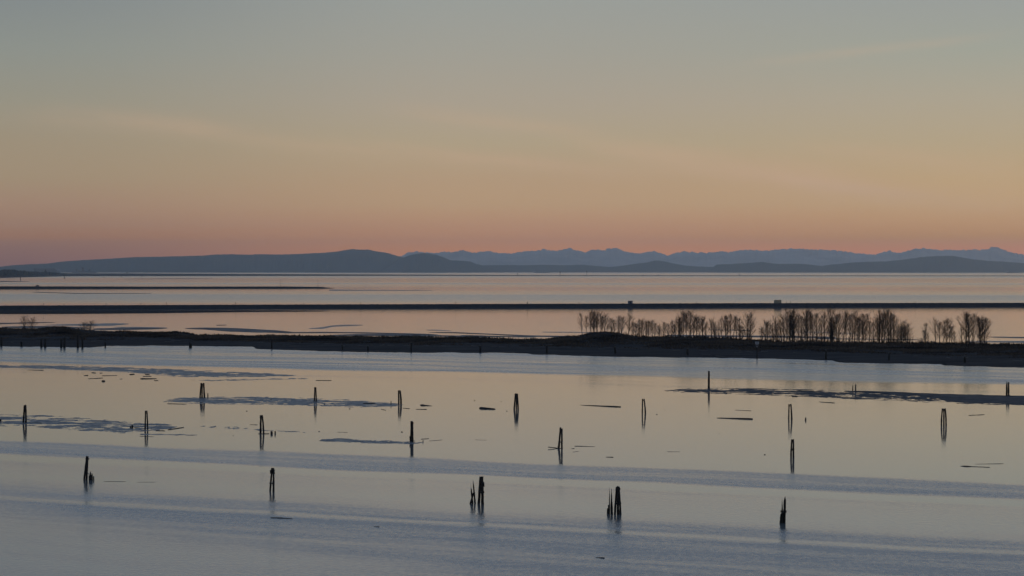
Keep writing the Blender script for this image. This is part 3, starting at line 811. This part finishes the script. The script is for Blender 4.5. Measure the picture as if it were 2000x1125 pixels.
GROVES = [
    ('clump crowning the dark mound', 'trees on the mound', [(1137, 612, -1), (1145, 608.5, -1), (1154, 607, 0), (1159.5, 610, 0), (1166.5, 606.5, 1), (1174, 610, 1), (1180.5, 615, 2)]),
    ('small clump on the slope below the mound', 'trees below the mound', [(1187, 632, 0), (1194, 620, 0), (1200, 624, 0), (1209, 616.5, 0), (1214, 620, 1)]),
    ('low row between the mound and the middle stand', 'trees in the low row', [(1227.5, 618, 0), (1237, 626, 0), (1241.5, 624, 0), (1249, 632, 0), (1257, 626, -1), (1262.5, 619, 0), (1267, 620, 0), (1274, 625, 0), (1279, 623, 1), (1288, 634, 0), (1297, 627, 0), (1305, 629, 0), (1312, 624, 0), (1319, 630, 0)]),
    ('middle stand of tall thin trees', 'trees in the middle stand', [(1325, 613, -1), (1330, 611.5, 0), (1334, 610, 0), (1340.5, 611, 0), (1348, 609, 0), (1354, 615, 0), (1360.5, 617, 0), (1366, 616, 0), (1372, 614, 0), (1377, 620, 1)]),
    ('open stand with thin saplings at its left', 'trees in the open stand', [(1390, 624, 0), (1397, 625, 0), (1404, 630, 0), (1410, 620, -1), (1417.5, 612, 0), (1422, 613, 0), (1426, 612.5, 0), (1432, 615, 1), (1439, 619, 0), (1445, 620, 0), (1451, 630, 0), (1460, 610, 0), (1464, 611, 2)]),
    ('trio of thin saplings in the gap', 'saplings in the gap', [(1489, 635, 0), (1494.5, 627, 0), (1499, 629, 0)]),
    ('dense grove below the tan container', 'trees in the dense grove', [(1512, 627, -2), (1519, 621, -2), (1527, 617, -1), (1532, 611, -1), (1537, 606, 0), (1542.5, 605, 0), (1547.5, 604, 0), (1552.5, 606, 0), (1559, 611, 0), (1566, 617, 0), (1574, 605, 0), (1578, 604, 0), (1582.5, 605.5, 0), (1588, 612, 0), (1595, 607, 0)]),
    ('tall grove after the densest one', 'trees in the second tall grove', [(1604, 612, 0), (1610, 605, 0), (1622, 604.5, 0), (1626, 620, 0), (1635, 611, 0), (1638, 605, 0), (1647, 604.5, 1), (1653, 606, 0), (1660, 615, 0), (1669, 605, 1), (1678.5, 613, 0), (1685.5, 607, 0), (1689.5, 604, 1), (1699, 620, 0), (1706, 621, 0)]),
    ('end clump closing the long row of trees', 'trees in the end clump', [(1716.5, 606, 0), (1721.5, 607, 0), (1727, 608.5, 0), (1735, 606, 0), (1739.5, 607, 1), (1745, 615, 1)]),
    ('low bushy clump before the wide gap', 'trees in the low clump', [(1755, 636, -1), (1760, 628, 0), (1765.5, 630, 0), (1772, 634, 1)]),
    ('isolated small clump after the wide gap', 'trees after the wide gap', [(1808, 642, 0), (1813, 650, 0), (1827.5, 622, -1), (1835.5, 629, 0), (1843, 617.5, 0), (1849, 623, 1), (1858.5, 633, 0), (1864, 638, 0)]),
    ('last clump at the right end of the trees', 'trees in the last clump', [(1879, 635, -1), (1887.5, 610.5, 0), (1894, 611, 0), (1899.5, 612.5, 1), (1914, 616, -1), (1917.5, 613.5, 0), (1922, 615, 1)]),
]
def plant(px, top, lean, proto, label, group, dy, name='bare_tree', cat='tree'):
    p = crest_point(px, dy)
    H = on_depth(px, top, p.y).z - p.z
    t = thing(name, label, cat, p, group)
    s = H / 14.0
    wide = (s ** .55) if name == 'bare_tree' else .95
    t.scale = (wide * rnd.uniform(.78, 1.3), wide * rnd.uniform(.8, 1.2), s)
    t.rotation_euler = (0, R(lean * 3.0 + rnd.uniform(-1, 1)), 0)
    mt, mc = PROTO[proto]
    az = rnd.uniform(0, 6.28)
    for nm, me in (('trunk', mt), ('crown', mc)):
        o = bpy.data.objects.new(nm, me)
        COL.objects.link(o)
        o.parent = t
        o.rotation_euler = (0, 0, az)
    return t
EXTRA = {5: 0, 0: 3, 1: 1, 2: 4, 3: 3, 4: 3, 6: 4, 7: 6, 8: 2, 9: 2, 10: 2, 11: 2}
for gi, (where, grp, trees) in enumerate(GROVES):
    xs = [tt[0] for tt in trees]
    tops = [tt[1] for tt in trees]
    for _ in range(EXTRA[gi]):
        trees.append((rnd.uniform(xs[0] - 3, xs[-1] + 3), rnd.uniform(min(tops) + 5, max(tops) + 6), 0))
    trees.sort()
    heights = sorted(tt[1] for tt in trees)
    for k, (px, top, lean) in enumerate(trees):
        tall = top <= heights[0] + 6
        kind = 'tall bare tree' if tall else ('short bare sapling' if top > heights[0] + 14 else 'bare slender tree')
        pr = rnd.choice([0, 1, 2, 4, 3, 7, 8] if tall else ([6, 6, 3, 1] if top > heights[0] + 14 else [0, 1, 3, 4, 6, 7, 8]))
        if abs(lean) >= 2 or where.startswith('low bushy'): pr = 5
        plant(px, top + rnd.choice([rnd.uniform(-2.5, 3.0), rnd.uniform(-1, 9.0)]), lean + rnd.uniform(-.7, .7), pr, '%s, %s in the %s' % (kind, ORD[k], where), grp, rnd.uniform(-4, 9))
# undergrowth shoots among the trunks: individual small shrubs that show on the skyline
for k, (px, top, label) in enumerate([(47, 619, 'taller bare shrub on the scrubby left end of the spit'), (63, 622, 'shorter bare shrub beside the taller one on the left end of the spit'), (164, 631, 'faint bare shrub left of its darker neighbour on the spit'), (177, 628, 'dark bare shrub standing alone above the scrub near the left piles'), (1800, 661, 'small dark bush in the wide gap between the tree clumps'), (1748, 664, 'low dark bush at the foot of the end clump')]):
    plant(px, top, 0, 5, label, 'bare shrubs on the spit', 2.0, 'bare_shrub', 'shrub')

# ------------------------------------------------------------------ piles
def pile_mb(b, tpt, r, spike=0.0, wob=.09, jag=.06, bend=0.0):
    """one timber pile from below the bed at b to its top at tpt (local metres)"""
    b, tpt = Vector(b), Vector(tpt)
    d = tpt - b
    m = MB()
    pts, rad = [], []
    lo = -1.2 / max(d.z, .6)
    for t in (lo, 0, .12, .25, .4, .55, .7, .85, .94, 1.0):
        q = b + d * t + Vector((bend * math.sin(max(t, 0) * math.pi), 0, 0))
        pts.append(q)
        tap = 1.12 - .2 * max(t, 0)
        if spike and t > 1 - spike:
            tap *= max(.18, 1 - (t - (1 - spike)) / spike * .85)
        rad.append(r * tap * (1 + .05 * math.sin(t * 17 + b.x * 5)))
    m.tube(pts, rad, 9, True, wob, jag)
    return m

def dolphin(label, base_y, piles, bands=(), braces=(), name='mooring_dolphin', cat='piling', group='timber mooring dolphins in the shallows', r=None):
    """piles: (x at water, x at top, y of top, thickness px, spike, bend px[, base y]); bands: (y, x0, x1); braces: (xa, ya, xb, yb)"""
    cx = sum(p[0] for p in piles) / len(piles)
    o = at(cx, base_y)
    k = o.y / F
    t = thing(name, label, cat, o, group)
    def loc(px, py, dep=0.0):
        w = on_depth(px, py, o.y)
        return Vector((w.x - o.x, dep, w.z))
    for i, p in enumerate(piles):
        bx, tx, ty, th, spike, bend = p[:6]
        by = p[6] if len(p) > 6 else base_y
        dep = (.35, -.35, .1, .5, -.5, .2)[i % 6]
        bb = loc(bx, base_y, dep); bb.z = 0
        tt = loc(tx, ty, dep * .35)
        m = pile_mb(bb, tt, th * k / 2 * (1.45 if th < 2.7 else 1.14), spike, .10, .08 if not spike else .02, bend * k)
        m.build('pile', M_WOOD, t)
    for (y, x0, x1) in bands:
        a, b2 = loc(x0, y), loc(x1, y)
        m = MB()
        w = (b2.x - a.x) / 2 + .05
        ring = [Vector(((a.x + b2.x) / 2 + w * math.cos(q), .55 * w * math.sin(q) * 1.2, a.z + .03 * math.sin(q * 3))) for q in [i * math.pi / 6 for i in range(13)]]
        m.tube(ring, [.045] * 13, 5, False)
        m.tube([v + Vector((0, 0, .16)) for v in ring], [.04] * 13, 5, False)
        m.build('binding', M_IRON, t)
    for (xa, ya, xb, yb, th) in braces:
        m = MB()
        a, b2 = loc(xa, ya, -.5), loc(xb, yb, -.42)
        m.tube([a, a.lerp(b2, .5), b2], [th * k / 2] * 3, 6, True, .12)
        m.build('brace', M_WET, t)
    return t

dolphin('narrow two-pile dolphin on the mud near the left edge', 826, [(45, 47.8, 791.5, 2.9, 0, 0), (51.2, 50.2, 791, 2.3, 0, .3)], [(796, 46, 51.6)], [(38, 826, 66, 826.3, 1.0)])
dolphin('spindly A-shaped two-pile dolphin with a gap of sky beyond the mud', 838.5, [(283, 284.2, 802.5, 1.9, 0, 0), (288.8, 287, 802.3, 1.9, 0, .3)], [(808, 283.6, 288)], [(278, 837.5, 283, 837, .9)])
dolphin('broad three-legged dolphin on the curved mudbank tip', 777, [(390.3, 392.8, 748.3, 2.0, 0, 0), (394.8, 395, 749, 2.0, 0, 0), (399.3, 397.8, 748.2, 2.2, 0, 0)], [(751.5, 392, 399)], [])
dolphin('thin two-pile dolphin on the fading end of the curved mudbank', 784.5, [(613.7, 614.8, 756.5, 1.7, 0, 0), (618, 616.7, 756.3, 1.8, 0, 0)], [(760, 613.8, 617.6)], [(612.4, 784.3, 620.5, 784.6, .9)])
dolphin('stout two-legged dolphin beside the pair of short stumps', 847, [(508.6, 509.2, 811.2, 2.6, 0, 0), (515.2, 512.2, 811, 2.8, 0, .5)], [(816, 507.8, 513.8)], [(505, 846, 526, 846.4, 1.0)])
dolphin('upright dolphin of two close parallel piles near the thin single post', 789.3, [(778.7, 778.6, 762.8, 2.0, 0, 0), (783.4, 781.4, 762.6, 2.4, 0, .5)], [(768, 777.6, 783)], [])
dolphin('dolphin with crossed low braces at the end of a thin mud bar', 862.5, [(802.6, 803.1, 822.8, 2.2, 0, 0), (806.2, 805.8, 822.9, 2.2, 0, 0)], [(827, 802.2, 807.4)], [(801.2, 851, 806.6, 858, 1.4), (806.6, 851, 801.6, 860, 1.3), (800.4, 852, 801.6, 866, 1.6), (806, 860.8, 811, 861, 1.2)])
dolphin('wide-footed three-pile dolphin between two floating logs', 799.5, [(1004.3, 1006.7, 768.8, 2.1, 0, 0), (1008.3, 1008.6, 768.6, 1.7, 0, 0), (1012, 1010.4, 768.5, 2.1, 0, 0)], [(773, 1005.6, 1011.6)], [])
dolphin('leaning dolphin with a fallen log lying across its foot', 875.5, [(1091.4, 1094.8, 835.3, 2.6, 0, 0), (1097.3, 1097.4, 837.2, 2.4, 0, 0)], [(842, 1093.2, 1098.6), (864, 1091.6, 1098)], [(1070.5, 872.8, 1102, 876.6, 1.6), (1089, 872, 1096, 878, 2.2)])
dolphin('slim two-pile dolphin right of the longest floating log', 807.5, [(1254.6, 1255, 779.3, 1.8, 0, 0), (1260.3, 1257.8, 779.2, 2.0, 0, .5)], [(783, 1254, 1259)], [])
dolphin('tall single pile standing on the tip of the right mudbank', 758.5, [(1384.6, 1384.7, 724.8, 3.4, 0, 0)], [(733, 1383, 1386.6)], [])
dolphin('slim two-pile dolphin left of the tiny stump with a crossbar', 818.6, [(1540.7, 1541.2, 789.4, 1.8, 0, 0), (1546, 1544.4, 789.3, 2.1, 0, .4)], [(793, 1540.3, 1546)], [])
dolphin('solid narrow dolphin standing alone just above the rippled band', 893.8, [(1545.3, 1547, 858.4, 2.8, 0, -.5), (1549.3, 1549.3, 858.2, 2.4, 0, 0)], [(878, 1545, 1551)], [(1545, 873, 1549, 884, 1.6)])
dolphin('pair of close piles with a pointed tip on the dark right mudbank', 772.8, [(1966.6, 1966.6, 744.4, 2.2, .25, 0), (1969.6, 1969.6, 746.6, 2.8, 0, 0)], [], [(1963.5, 772.2, 1972.5, 772.6, 1.4)])
dolphin('broad three-legged dolphin alone in the calm water far right', 830.6, [(1839.2, 1840.9, 798, 2.0, 0, -.5), (1843, 1843.3, 798.2, 2.0, 0, 0), (1848, 1845.9, 797.8, 2.1, 0, .5)], [(803, 1839.4, 1847.2)], [])
dolphin('left-leaning two-legged dolphin with a cluster of broken stumps at its foot', 937, [(163.8, 169.4, 891, 3.1, 0, 0), (169.6, 171.6, 890.8, 3.4, 0, 0)], [(897, 167.6, 173.6)], [(170.5, 921.5, 175, 926.5, 1.4), (165, 928, 170, 921, 1.6)])
dolphin('A-frame dolphin with bulky top, crossbar and side lump', 959.5, [(527.2, 531.2, 914.5, 3.2, 0, 0), (534.5, 534, 914, 3.4, 0, .4)], [(920, 529, 536.4), (925, 529, 536.6)], [(526.4, 943, 536.6, 945, 1.8), (533.4, 940, 533.8, 950, 2.4), (529, 918, 529.2, 924, 3.0)])
dolphin('thick dark dolphin with bound top, left of the one beside spiky stubs', 984.8, [(935.2, 938.6, 931.2, 4.4, 0, 0), (942.6, 941.8, 930.6, 4.8, 0, 0)], [(944, 936.4, 945.2), (962, 934.6, 945)], [(934, 961.8, 946, 961.4, 2.4), (944.6, 943, 945.6, 950, 2.6)])
dolphin('leaning tangle of broken crossing piles beside the thick bound dolphin', 983, [(927.8, 923.7, 937.4, 2.2, .35, 0), (919, 925, 962, 2.4, 0, 0), (923, 920, 952, 2.2, .2, 0), (922.4, 919.2, 944, .9, .6, 0)], [], [])
dolphin('thick rounded dolphin of three bound piles beside two splintered spikes', 1004.6, [(1201.3, 1204.6, 951, 3.4, 0, -.3), (1206.8, 1206.8, 949.8, 4.0, 0, 0), (1212, 1208.8, 951, 3.2, 0, .3)], [(956, 1202.8, 1211), (983, 1201.4, 1212.4)], [(1200.4, 983.8, 1213, 982.6, 2.6)])
dolphin('splintered pair of spiked piles with stumps, close beside the thick rounded dolphin', 1003.6, [(1190.6, 1190.4, 952.2, 1.5, .5, 0), (1194.6, 1194, 954.4, 4.2, .75, 0), (1189.4, 1189, 986.7, 3.0, 0, 0), (1187, 1187, 993.6, 2.8, 0, 0)], [], [])
dolphin('rotting jagged dolphin nearest the lower right corner', 1021.8, [(1532, 1533.6, 969.6, 4.6, .16, 0), (1527.4, 1527.4, 974.8, 2.0, .4, 0), (1525.6, 1526.6, 1002, 4.6, .1, 0)], [(1000, 1525, 1535.6)], [(1524.6, 1004, 1531, 998, 2.0)])

def stump(label, px, y0, y1, th, spike=0.0, name='stump_pile', group='short broken stumps and posts', tx=None):
    o = at(px, y1); k = o.y / F
    tt = on_depth(tx if tx else px, y0, o.y)
    m = pile_mb((0, 0, 0), (tt.x - o.x, 0, tt.z), th * k / 2, spike, .14, .1)
    ob = m.build(name, M_WET)
    ob.location = o
    return tag(ob, label, 'stump', group)
stump('tiny stump right beside the broad three-legged dolphin', 406, 768, 776.8, 2.0)
stump('fatter of the two short stumps by the stout dolphin', 530.5, 842.6, 847.5, 4.4)
stump('thinner stump at the outer end beside the stout dolphin', 537.4, 842, 847.4, 2.6)
stump('thin single post left of the dolphin with parallel piles', 763.7, 783.4, 790, 1.7)
stump('tiny stump with a crossbar alone in the calm water', 1573.6, 814.4, 820.6, 2.6, .5)
stump('shorter of two small posts on the dark mudbank', 1665.5, 752, 764.4, 1.8, .2)
stump('taller of two small posts on the dark mudbank', 1671.2, 750, 764.8, 2.4, .15)
stump('tallest broken stump at the foot of the leaning dolphin', 176.6, 921.3, 938, 3.2, .12)
stump('middle broken stump at the foot of the leaning dolphin', 179.8, 925, 938.4, 3.0, .1)
stump('shortest outermost stump at the foot of the leaning dolphin', 183, 931, 937.6, 2.4)
stump('squat stump among the stumps at the foot of the leaning dolphin', 174.4, 929, 938.6, 2.6)
stump('short knob of wood on the mud left of the spindly dolphin', 254.8, 832.2, 835.8, 2.4)
stump('larger dark knob on the mud left of the spindly dolphin', 258.4, 830.8, 836.4, 4.0)
stump('dark knob of wood cut by the left edge of the mud', 0.5, 819, 823.5, 4.5)
stump('small post under the drift stick right of the braced dolphin', 826.2, 860, 863, 1.6)

# piles along the spit shore
for k2, (px, y0, y1, th) in enumerate([(2.5, 657, 676.5, 3.2), (42, 667.5, 676.8, 3.4), (81, 661, 678, 3.4), (88, 662, 678.2, 3.6), (119.7, 662.5, 679, 3.4), (125.8, 658.5, 679.2, 3.6), (152, 655, 679.4, 3.2), (161, 658.5, 680, 3.0), (205.6, 667, 678.4, 2.2), (371, 667, 679, 3.0), (373.4, 671, 679, 2.4), (531, 660.5, 681, 2.2), (669, 673, 684, 2.2), (719, 676, 685.6, 2.4), (803, 669.5, 687, 2.4), (938, 675.5, 688.6, 3.0), (1068, 676, 690.6, 3.0), (1202, 678, 692, 3.2), (1343, 681, 695, 3.2), (1613, 684.5, 702, 3.0), (1736, 690, 705, 2.6), (1884, 696, 710, 3.6)]):
    o = at(px, y1, .15); k = o.y / F
    t = thing('shore_pile', 'dark old pile along the front shore of the spit, %s from the left edge' % ORD[k2], 'pile', o, 'old piles along the spit shore')
    tt = on_depth(px, y0, o.y)
    pile_mb((0, 0, -.2), (rnd.uniform(-.2, .2), 0, tt.z - o.z), th * k / 2 * 1.25, .2 if rnd.random() < .5 else 0, .1, .1).build('pile', M_WOOD, t)
    if px > 700:
        H = tt.z - o.z
        m = MB(); m.tube([(0, 0, H + .03), (0, 0, H + .35)], [th * k * .36, th * k * .3], 8, True, .15); m.build('cap', M_PALE, t)

# day beacon at the shore
q = at(1478.5, 701.0, .1); k = q.y / F
t = thing('day_beacon', 'shoreline beacon post with two pale boards over a bracket', 'beacon', q)
H = on_depth(1478.5, 667, q.y).z - q.z
m = MB(); m.tube([(0, 0, -.5), (0, 0, H * .5), (0, 0, H * .97)], [.24, .22, .2], 8); m.build('post', M_WOOD, t)
for sx in (-1, 1):
    m = MB(); m.prism([(sx * .1, H * .80), (sx * .75, H * .86), (sx * .75, H), (sx * .1, H)], -.30, -.22); m.build('board', M_BOARD, t)
m = MB(); m.prism([(-.62, H * .79), (-.05, H * .66), (.05, H * .66), (.62, H * .79), (.5, H * .79), (0, H * .7), (-.5, H * .79)], -.27, -.2); m.build('bracket', M_BOARD, t)

# ------------------------------------------------------------------ logs
def log(label, x0, y0, x1, y1, t0, t1, knob=None, mat=None, name='drift_log', group='drift logs afloat or aground in the shallows', z=0.0):
    a, b2 = at(x0, y0, z), at(x1, y1, z)
    c = (a + b2) / 2
    k = c.y / F
    r0, r1 = t0 * k / 2, t1 * k / 2
    m = MB()
    N = 8
    pts, rad = [], []
    for i in range(N + 1):
        t = i / N
        q = a.lerp(b2, t) - c
        r = r0 + (r1 - r0) * t
        q.z = r * .22 + rnd.uniform(-.04, .04) * r
        q.y += rnd.uniform(-.1, .1)
        if i in (0, N): r *= .72
        if knob and abs(t - knob[0]) < .12: r *= knob[1]
        pts.append(q); rad.append(max(r, .012))
    m.tube(pts, rad, 8, True, .10)
    o = m.build(name, mat or M_LOG)
    o.location = c
    return tag(o, label, 'log', group)
log('longest thin log in the calm middle, thicker at one end', 1133.6, 791.3, 1212, 795, 1.0, 3.4)
log('long thick log floating alone right of the middle', 1400.4, 816.5, 1470, 818.8, 1.6, 3.8)
log('thin stick floating just beyond the long thick log', 1435.6, 801, 1467, 802.4, .7, 1.0)
log('short thick log at the end of the curved mudbank', 709, 788.6, 733, 788.4, 2.6, 2.8)
log('wedge-shaped log tapering away from the parallel-pile dolphin', 821.6, 791.6, 844, 793, 4.0, .8)
log('log with a flared butt left of the wide-footed dolphin', 937, 797.6, 967, 799.4, 5.2, 3.0)
log('thin stick close beside the parallel-pile dolphin', 787, 797.2, 800, 798.2, 1.0, 1.3)
log('slender log just below the wedge-shaped one', 812, 799.4, 833.6, 799.8, 1.0, 1.5)
log('slanting twig near the foot of the thin single post', 744, 799.2, 753.6, 801.4, .8, 1.1)
log('thin log beyond the pale bar at the far left mudbank end', 617, 743, 647.5, 743.1, 1.2, 1.2)
log('thin tapering log right of the leaning dolphin', 1122, 871.4, 1162, 872.4, 1.5, .7)
log('short chip of wood just below the thin tapering log', 1115.8, 876.6, 1122, 876, .9, 1.2)
log('slanting twig below the thin tapering log', 1118, 883.2, 1130, 881.6, .6, .8)
log('short dark log just above the rippled band in the middle', 1183, 892.7, 1198, 893.2, .8, 1.9)
log('broken line of thin sticks alone in the right calm water', 1303, 882.3, 1328, 882.5, .7, .6)
log('thin log floating below the reflected trees', 1600, 785, 1630, 787.2, 1.1, 1.6)
log('short stubby log at the lower edge of the right mudbank', 1546.5, 774.4, 1557.8, 775, 1.7, 1.9)
log('long dark log lying on the right mudbank', 1556.6, 763.4, 1590, 764.2, 1.3, 2.1, z=.12)
log('long log with a swollen root end near the right edge', 1876, 910.6, 1933, 912.8, 1.2, 1.4, (.2, 2.4))
log('thin pole floating behind the log with a swollen end', 1904, 906.5, 1960, 905.8, .5, 1.2)
log('thin stick with dark ends near the broad dolphin far right', 1892, 811.4, 1922.6, 810, 1.2, 1.3, (.5, .4))
log('dark lens-shaped log in the ripples below the A-frame dolphin', 528.6, 1011.6, 571, 1013.4, 2.6, 1.8, (.4, 1.35))
log('small pointed log at the head of the thin pale streak', 729.6, 1028.6, 741, 1029.4, .9, 2.2)
log('small pointed log nearest the bottom edge', 1163, 1089, 1180.7, 1090.4, 1.0, 3.2)
log('very thin stick right of the leaning dolphin and its stumps', 202.7, 940.4, 246, 940.6, .8, .7)
log('faint thin stick farther right of the leaning dolphin', 268, 942, 304, 941.6, .5, .6)
log('straight dark log lying on the left mud beside the narrow dolphin', 55, 825.8, 82, 826.4, 1.4, 1.5, z=.08)
log('long log along the lower tip of the left mudbank', 328, 839.4, 359, 834.6, 1.5, 1.4, z=.03)
log('dark flat log just below the long mudbank-tip log', 304, 841, 322, 841.4, 1.2, 1.1, z=.03)
log('log lying across the reflection of the spindly dolphin', 273, 852, 300, 853, 1.0, .7)
log('short log beside two dark knobs on the left mud', 262, 835.2, 273, 835.6, 1.0, .8, z=.03)
log('thin stick in the shallows below the first mudbank near the left edge', 54, 722.6, 85, 723.4, .7, 1.4)
log('short stick with a knob among the left drift logs', 164, 733.6, 172, 733.4, 1.0, 2.2)
log('slanting pole in the left scatter of drift logs', 172, 739.8, 200.6, 738.4, 1.0, 1.4)
log('round dark lump in the left scatter of drift logs', 199.4, 744.8, 205, 744.8, 4.0, 3.0)
log('short thick stick at the top of the left scatter', 179, 728, 187, 728.6, 1.6, 1.6)
log('small chip just right of the short thick stick in the left scatter', 195, 728.8, 200, 728.6, 1.2, 1.2)
log('brown pole pointing along the first mudbank', 199, 734, 229, 733.4, 1.4, .8)
log('tiny twig between the left scatter and the dark log pair', 234, 740.8, 239, 740, .8, 1.0)
log('short dark block at the mudbank edge in the left scatter', 253.6, 731.6, 262.6, 731, 2.2, 2.2)
log('short log hidden at the ragged edge of the first mudbank', 283, 731, 292, 731.8, 1.6, 1.8)
log('brown stick just above the thickest log of the left scatter', 279, 735, 296, 735, 1.4, 1.2)
log('thickest dark log of the left scatter', 274, 740, 306, 739.8, 2.6, 1.5)
log('short stub right below the thickest log of the left scatter', 301, 743.4, 309, 743.2, 1.4, 1.3)
log('short stick above the small post right of the braced dolphin', 822.6, 857.8, 838, 856.8, 1.3, 1.0)
log('thin slanting twig right of the braced dolphin', 838, 861.4, 864, 859.2, .7, .7)
log('faint twig farthest right of the braced dolphin', 928, 859, 951, 859.8, .5, .5)
log('short twig floating just left of the stout two-legged dolphin', 488, 829.4, 503, 830, .6, 1.2)
log('faint twig alone above the thin mud bar', 658, 844, 679, 844.6, .6, .6)
log('flat dark slab in the shallows under the curved mudbank tip', 327, 788.6, 364, 789.4, 1.4, 1.2)
for k2, (px, py, s) in enumerate([(1283, 809.6, 1.6), (1493.7, 888.3, 2.0), (623.4, 842.8, 1.8), (785, 844, 2.2), (1299, 801, .9), (482, 803, 1.6), (529.6, 780.8, 2.0), (634, 790, 1.8), (683, 798.7, 1.6), (927, 782.6, 1.4), (990, 803, 1.6), (979, 784.6, 1.2), (455.6, 851.2, 1.2), (1405, 847, 1.0), (1600, 763.2, 1.0)]):
    log('tiny dark bit of flotsam dotting the calm water', px - s * .6, py, px + s * .6, py, s, s * .8, None, None, 'flotsam', 'tiny bits of flotsam')
# bleached drift logs stranded along the spit beach
for k2 in range(46):
    px = rnd.choice([rnd.uniform(20, 420), rnd.uniform(500, 1000), rnd.uniform(950, 2000), rnd.uniform(1150, 1500)])
    t = rnd.choice([0.95, 1.0, .88, rnd.uniform(.1, .9)])
    yb = lerp_pts(FRONT, px) * (1 - t) + lerp_pts(BEACH, px) * t
    L = rnd.uniform(4, 22)
    zz = .95 * t + .25
    ob = log('grey bleached drift log stranded on the beach of the spit', px, yb, px + L, yb + L * .012 + rnd.uniform(-1.3, 1.3), rnd.uniform(.6, 1.1), rnd.uniform(.4, .9), None, M_PALE, 'beached_log', 'bleached logs stranded on the spit', zz)

# ------------------------------------------------------------------ evening haze over the strait
M_HAZE = bpy.data.materials.new('haze')
M_HAZE.use_nodes = True
hn = M_HAZE.node_tree
hn.nodes.clear()
ho = hn.nodes.new('ShaderNodeOutputMaterial')
hv = hn.nodes.new('ShaderNodeVolumePrincipled')
hv.inputs['Color'].default_value = (.62, .78, .98, 1)
hv.inputs['Density'].default_value = 1.7e-5
hv.inputs['Density Attribute'].default_value = ''
hv.inputs['Anisotropy'].default_value = 0.87
hn.links.new(hv.outputs[0], ho.inputs['Volume'])
m = MB(); m.box((-60000, -400, -4.0), (60000, 76500, 900.0))
struct(m.build('haze', M_HAZE), 'stuff', 'thin blue evening haze over the strait', 'haze')
